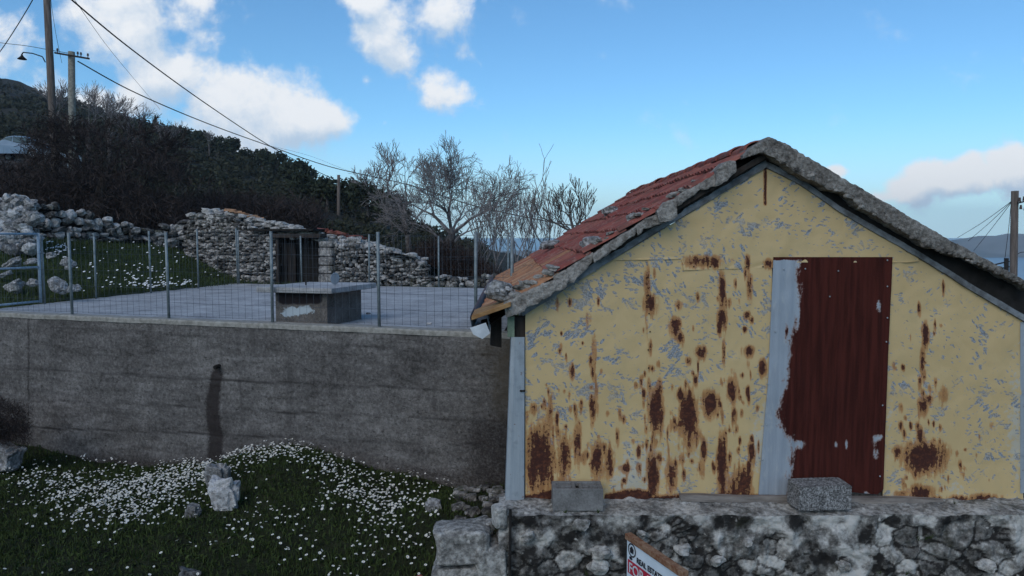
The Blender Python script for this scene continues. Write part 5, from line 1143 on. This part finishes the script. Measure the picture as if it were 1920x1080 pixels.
# ------------------------------------------------------------------ road ledge, car, guard rail
rd = np.array([[P(-500, 312, 46), P(-500, 309, 51)], [P(0, 309, 44.5), P(0, 305, 49)], [P(110, 313, 44.5), P(110, 309, 49)], [P(190, 330, 45), P(190, 325, 50)]])
mb = MB(); mb.grid(rd + (0, 0, .25)); mb.grid(np.stack([rd[:, 0] + (0, 0, .25), rd[:, 0] + (0, -.4, -1.5)], 1)); struct(mb.build('road', plain('old_asphalt', (.035, .035, .036), (.07, .07, .07), 3)))
def car():
    Yc = 46.; base = P(38, 309, Yc) + (0, 0, .27); rt = thing('parked_car', 'pale silver blue hatchback parked up on the hillside road at far left', 'car', base); 
    prof = [(-2.0, .35), (-2.02, .62), (-1.9, .8), (-1.1, .92), (-.45, 1.36), (.0, 1.44), (.75, 1.4), (1.45, 1.05), (1.85, .95), (1.92, .6), (1.88, .32)]
    paint = plain('silver_blue_paint', (.16, .23, .31), (.2, .28, .36), 2, rough=.25, bump=0); glass = material('car_glass', lambda g: {'Base Color': (.03, .04, .05), 'Roughness': .05, 'Specular IOR Level': .8})
    def T(x, y, z): return base + np.array((x * .97 + .1, y, z - .0))
    W = .82; mb = MB(); rows = []
    for yv, ins in ((-W, .06), (-W + .07, 0), (W - .07, 0), (W, .06)):
        rows.append([T(x * (1 - ins * .3), yv * (1 - (.13 if z > 1.0 else 0)), z - ins * .4 * (z > .9)) for x, z in prof])
    rows = np.array(rows); mb.grid(rows); k = len(prof); mb.add(rows[0], [tuple(range(k))]); mb.add(rows[-1], [tuple(range(k - 1, -1, -1))]); mb.build('body', paint, rt, False, bevel=.02)
    for poly in ([(-1.0, .95), (-.46, 1.3), (-.05, 1.36), (-.05, .97)], [(.02, .97), (.02, 1.36), (.7, 1.32), (1.1, 1.1), (1.05, 1.0)]):
        mb = MB(); a = np.array([T(x, -W * .885 - .035, z) for x, z in poly]); m = len(poly); mb.add(np.r_[a, a + (0, .03, 0)], [tuple(range(m)), tuple(range(2 * m - 1, m - 1, -1))] + [(i, i + m, (i + 1) % m + m, (i + 1) % m) for i in range(m)]); mb.build('window', glass, rt)
    mb = MB(); a = np.array([T(-1.08, -.66, .97), T(-1.08, .66, .97), T(-.5, .58, 1.37), T(-.5, -.58, 1.37)]) + (-.03, 0, .0); mb.add(np.r_[a, a + (.04, 0, -.01)], [(0, 1, 2, 3), (7, 6, 5, 4), (0, 3, 7, 4), (1, 5, 6, 2), (0, 4, 5, 1), (3, 2, 6, 7)]); mb.build('windscreen', glass, rt)
    for x in (-1.3, 1.2):
        for yv in (-W + .08, W - .08):
            mb = MB(); c = T(x, yv, .3); mb.tube(c - (0, .1, 0), c + (0, .1, 0), .3, n=18); wh = mb.build('wheel', M_DARK, rt); mb = MB(); mb.tube(c - (0, .115, 0), c + (0, .115, 0), .18, n=14); mb.build('rim', M_ZINC, wh)
    for yv in (-.6, .6): mb = MB(); mb.box(T(-1.97, yv, .7), (.08, .3, .14)); mb.build('headlight', M_WHITE, rt, bevel=.02)
car()
rt = thing('guard_rail', 'pale metal guard rail on the hillside road right of the car', 'guard rail', P(92, 300, 43.5))
pp = [P(84, 284, 44), P(105, 289, 43.6), P(126, 292, 43.6), P(150, 296, 44)]
mb = MB()
for i in range(3): mb.add(np.array([pp[i] + (0, 0, .12), pp[i + 1] + (0, 0, .12), pp[i + 1] - (0, 0, .1), pp[i] - (0, 0, .1), pp[i] + (0, .05, .12), pp[i + 1] + (0, .05, .12), pp[i + 1] + (0, .05, -.1), pp[i] + (0, .05, -.1)]), [(0, 1, 2, 3), (7, 6, 5, 4), (0, 4, 5, 1), (3, 2, 6, 7)])
mb.build('rail', M_GATE, rt)
for p in pp: mb = MB(); mb.tube(p + (0, .06, .1), p + (0, .06, -.7), .05, n=6); mb.build('post', M_ZINC, rt)
# ------------------------------------------------------------------ foreground stones, grass, daisies
def ground_stone(px, py, Y, sz, label, rough=.42, sd=0, tint=.6, blocky=.5, up=.3, rot=None):
    p = P(px, py, Y); g_ = ground_z(p[:2])[0]; mb = MB(); SEED[0] = 500 + sd; random.seed(900 + sd)
    stone(mb, (p[0], p[1], g_ + sz[2] * up), sz, 4, rough=rough, tint=tint, blocky=blocky, rot=rot); return tag(mb.build('field_stone', M_BOULDER, smooth=False), label, 'stone')
ground_stone(424, 958, 7.75, (.28, .22, .32), 'broad white stone with flat top in the daisies', sd=1, tint=.9, up=.42)
ground_stone(411, 910, 8.35, (.2, .14, .34), 'pointed greyish upright stone behind the white one', sd=2, tint=.5, up=.4)
ground_stone(362, 968, 7.6, (.17, .14, .14), 'small dark grey stone left of the white stone', sd=3, tint=.35)
ground_stone(4, 812, 9.9, (.4, .3, .3), 'large white lichen stone under the bush at the left edge', sd=4, tint=.6, up=.75)
ground_stone(812, 950, 7.3, (.14, .12, .12), 'small pale stone in the grass near the shed', sd=5, tint=.6)
ground_stone(358, 1066, 6.2, (.16, .14, .1), 'low mossy stone at the bottom of the grass', sd=6, tint=.2)
ground_stone(786, 1064, 6.1, (.1, .05, .1), 'reddish brick shard in the grass beside the stone stump', sd=7, tint=.1).data.materials[0] = M_TILE
rr = np.random.default_rng(23); N = 64000
xy = np.c_[rr.uniform(-9.5, 1.2, N), rr.uniform(4.3, 11.5, N)]
front_ok = ((xy - WA) @ WN > .03) & ~((xy[:, 0] > -.75) & (xy[:, 1] < 5.9) & (xy[:, 0] > -.55)) & ~((xy[:, 0] > .05) & (xy[:, 1] > 5.2))
xy = xy[front_ok]; gz = ground_z(xy); px, py = proj(xy[:, 0], xy[:, 1], gz)
keep = (px > -60) & (px < 960) & (py < 1160); keep &= ~((px > 868) & (py < 985) & (rr.random(len(px)) < .8)); xy, gz, px, py = xy[keep], gz[keep], px[keep], py[keep]
def blades(mb, xy, gz, hgt, wid, rr, lean=.6):
    n = len(xy); a = rr.random(n) * 6.28; h = hgt * rr.uniform(.4, 1.3, n); ln = rr.uniform(0, lean, n); az = rr.random(n) * 6.28
    b = np.c_[xy, gz - .01]; s = np.stack([np.cos(a), np.sin(a), 0 * a], -1) * (wid * rr.uniform(.6, 1.4, n))[:, None]
    dv = np.stack([np.cos(az) * ln, np.sin(az) * ln, 0 * a], -1)
    m = b + dv * (h * .35)[:, None] + np.stack([0 * a, 0 * a, h * .6], -1); t = b + dv * (h * 1.0)[:, None] + np.stack([0 * a, 0 * a, h * (1 - .3 * ln)], -1)
    v = np.stack([b - s, b + s, m + s * .9, t, m - s * .9], 1).reshape(-1, 3); mb.add(v, np.arange(5 * n).reshape(n, 5), np.repeat(rr.random(n), 5))
mb = MB(); dn = .5 + .5 * fbm(np.c_[xy * 1.6, xy[:, 0] * 0], 3, 6)
blades(mb, xy, gz, .055 + .05 * dn, .0035, rr)
# broad low leaves between the blades
sel = rr.random(len(xy)) < .45; blades(mb, xy[sel] + rr.normal(0, .02, (sel.sum(), 2)), gz[sel], .05, .011, rr, 1.6)
tag(mb.build('grass', M_GRASS, base=(0, 0, 0)), 'dark green grass and low leaves covering the foreground mound', 'grass', kind='stuff')
def daisy_density(px, py):
    s = .012 * (py > 860)
    for a, b, rx, ry, k in ((60, 895, 60, 14, .35), (130, 915, 80, 28, .8), (220, 950, 90, 30, .8), (270, 925, 90, 24, .9), (370, 885, 70, 18, 1.0), (320, 905, 60, 16, .8), (470, 850, 70, 14, .9), (540, 835, 36, 8, .8), (600, 865, 40, 16, .8), (640, 890, 40, 20, .6), (680, 935, 70, 34, .55), (700, 920, 40, 20, .5), (500, 965, 60, 24, .3), (480, 1010, 80, 25, .12), (790, 1010, 50, 50, .24), (730, 970, 50, 30, .3), (660, 1040, 90, 40, .14), (790, 900, 40, 40, .12), (210, 860, 60, 10, .3), (1, 960, 5, 20, .05)):
        s = s + k * np.exp(-((px - a) / rx) ** 2 - ((py - b) / ry) ** 2)
    return np.clip(s, 0, 1)
cand = np.c_[rr.uniform(-9, .6, 60000), rr.uniform(4.6, 11.5, 60000)]; cand = cand[(cand - WA) @ WN > .05]
cz = ground_z(cand); cx, cy = proj(cand[:, 0], cand[:, 1], cz + .08); ok = (cx > -20) & (cx < 880) & (cy < 1110)
cand, cz, cx, cy = cand[ok], cz[ok], cx[ok], cy[ok]; dd = daisy_density(cx, cy) * (cand[:, 1] / 8.5) ** -.5
pick = rr.random(len(cand)) < dd * .5; cand, cz = cand[pick], cz[pick]; print('daisies', len(cand))
def daisy_fn(g):
    t = g.attr('tint'); return {'Base Color': g.mix(g.m('GREATER_THAN', t, .5), (.74, .74, .72), (.6, .4, .03)), 'Roughness': .7}
M_DAISY = material('daisy_flower', daisy_fn); mb = MB()
for (x, y), z in zip(cand, cz):
    h = random.uniform(.06, .13); r = random.uniform(.0085, .0175); c = np.array((x, y, z + h)); nrm = np.array((random.gauss(0, .35), random.gauss(-.25, .35), 1)); nrm /= np.linalg.norm(nrm)
    a = np.cross(nrm, (1, 0, 0)); a /= np.linalg.norm(a); b = np.cross(nrm, a); v = [c - nrm * .004]; f = []
    npet = 8
    for k in range(npet * 2):
        an = k * math.pi / npet; q = r * (1 if k % 2 == 0 else .72); v.append(c + a * math.cos(an) * q + b * math.sin(an) * q + nrm * .002 * (k % 2))
    m = npet * 2; f = [(0, 1 + k, 1 + (k + 1) % m) for k in range(m)]; mb.add(np.array(v), f, 0.)
    v = [c + nrm * .005] + [c + a * math.cos(k * 1.0472) * r * .3 + b * math.sin(k * 1.0472) * r * .3 + nrm * .0025 for k in range(6)]; mb.add(np.array(v), [(0, 1 + k, 1 + (k + 1) % 6) for k in range(6)], 1.)
tag(mb.build('daisies', M_DAISY, base=(0, 0, 0)), 'white daisies scattered thickly over the foreground grass', 'flowers', kind='stuff')
# rough bush and grass at the left edge below the wall
mb = MB(); rr = np.random.default_rng(3)
twig_mass(mb, [(-40, 48, lambda x: 752 + max(0, x) * .35, 835, 9.7, .6, 260)], 26, .09, rr)
tag(mb.build('dry_bush', M_TWIGD), 'small dark dry bush against the wall at the left edge', 'bush')
# grass tufts and flowers on the bank beside the terrace
N = 26000; xy = np.c_[rr.uniform(-15, -5.2, N), rr.uniform(12.5, 22, N)]; xy = xy[~in_terrace(xy, .03) & ((xy - WA) @ WN < -1.4)]
z = hill_z(xy[:, 0], xy[:, 1]); mb = MB(); blades(mb, xy, z, .1 + 0 * z, .008, rr, .8)
tag(mb.build('bank_grass', M_GRASS, base=(0, 0, 0)), 'short green grass on the bank left of the terrace', 'grass', kind='stuff')
px, py = proj(xy[:, 0], xy[:, 1], z + .05); dd = np.zeros(len(px))
for a, b, rx, ry, k in ((280, 540, 60, 9, 1), (215, 553, 50, 6, .7), (110, 474, 26, 10, .9), (260, 518, 50, 14, .3), (170, 505, 30, 20, .25), (360, 537, 20, 5, .8), (330, 470, 80, 40, .06)): dd += k * np.exp(-((px - a) / rx) ** 2 - ((py - b) / ry) ** 2)
sel = rr.random(len(px)) < dd * .42; mb = MB()
for (x, y), zv in zip(xy[sel], z[sel]):
    c = np.array((x, y, zv + random.uniform(.06, .14))); r = random.uniform(.014, .03); mb.add(c + np.array([(0, 0, .004)] + [(math.cos(k * .785) * r, math.sin(k * .785) * r * .9, math.sin(k * .785) * r * .5) for k in range(8)]), [(0, 1 + k, 1 + (k + 1) % 8) for k in range(8)], 0.)
tag(mb.build('bank_daisies', M_DAISY, base=(0, 0, 0)), 'white wild flowers along the edge of the grassy bank', 'flowers', kind='stuff')
# pebbles and debris on the paving
for i, (px, py, s, lb) in enumerate(((691, 589, .05, 'small dark stone on the terrace paving'), (805, 608, .055, 'small white stone on the terrace paving'))):
    p = on_z(px, py, TZ); mb = MB(); stone(mb, p + (0, 0, s * .25), (s * 1.5, s, s * .6), 2, tint=.2 if i == 0 else 1); tag(mb.build('loose_stone', M_BOULDER), lb, 'stone')
# ------------------------------------------------------------------ air
mb = MB(); mb.box((300, 1120, 24), (4400, 2460, 134)); hz = mb.build('haze', bpy.data.materials.new('haze_air')); hz['kind'] = 'stuff'; tag(hz, 'thin blue air haze over the sea and far hills', 'haze')
hm = hz.data.materials[0]; hm.use_nodes = True; hn = hm.node_tree; hn.nodes.remove(hn.nodes['Principled BSDF']); pv = hn.nodes.new('ShaderNodeVolumePrincipled')
pv.inputs['Color'].default_value = (.86, .93, 1, 1); pv.inputs['Density'].default_value = .00028; pv.inputs['Anisotropy'].default_value = .2
hn.links.new(pv.outputs[0], hn.nodes['Material Output'].inputs['Volume'])
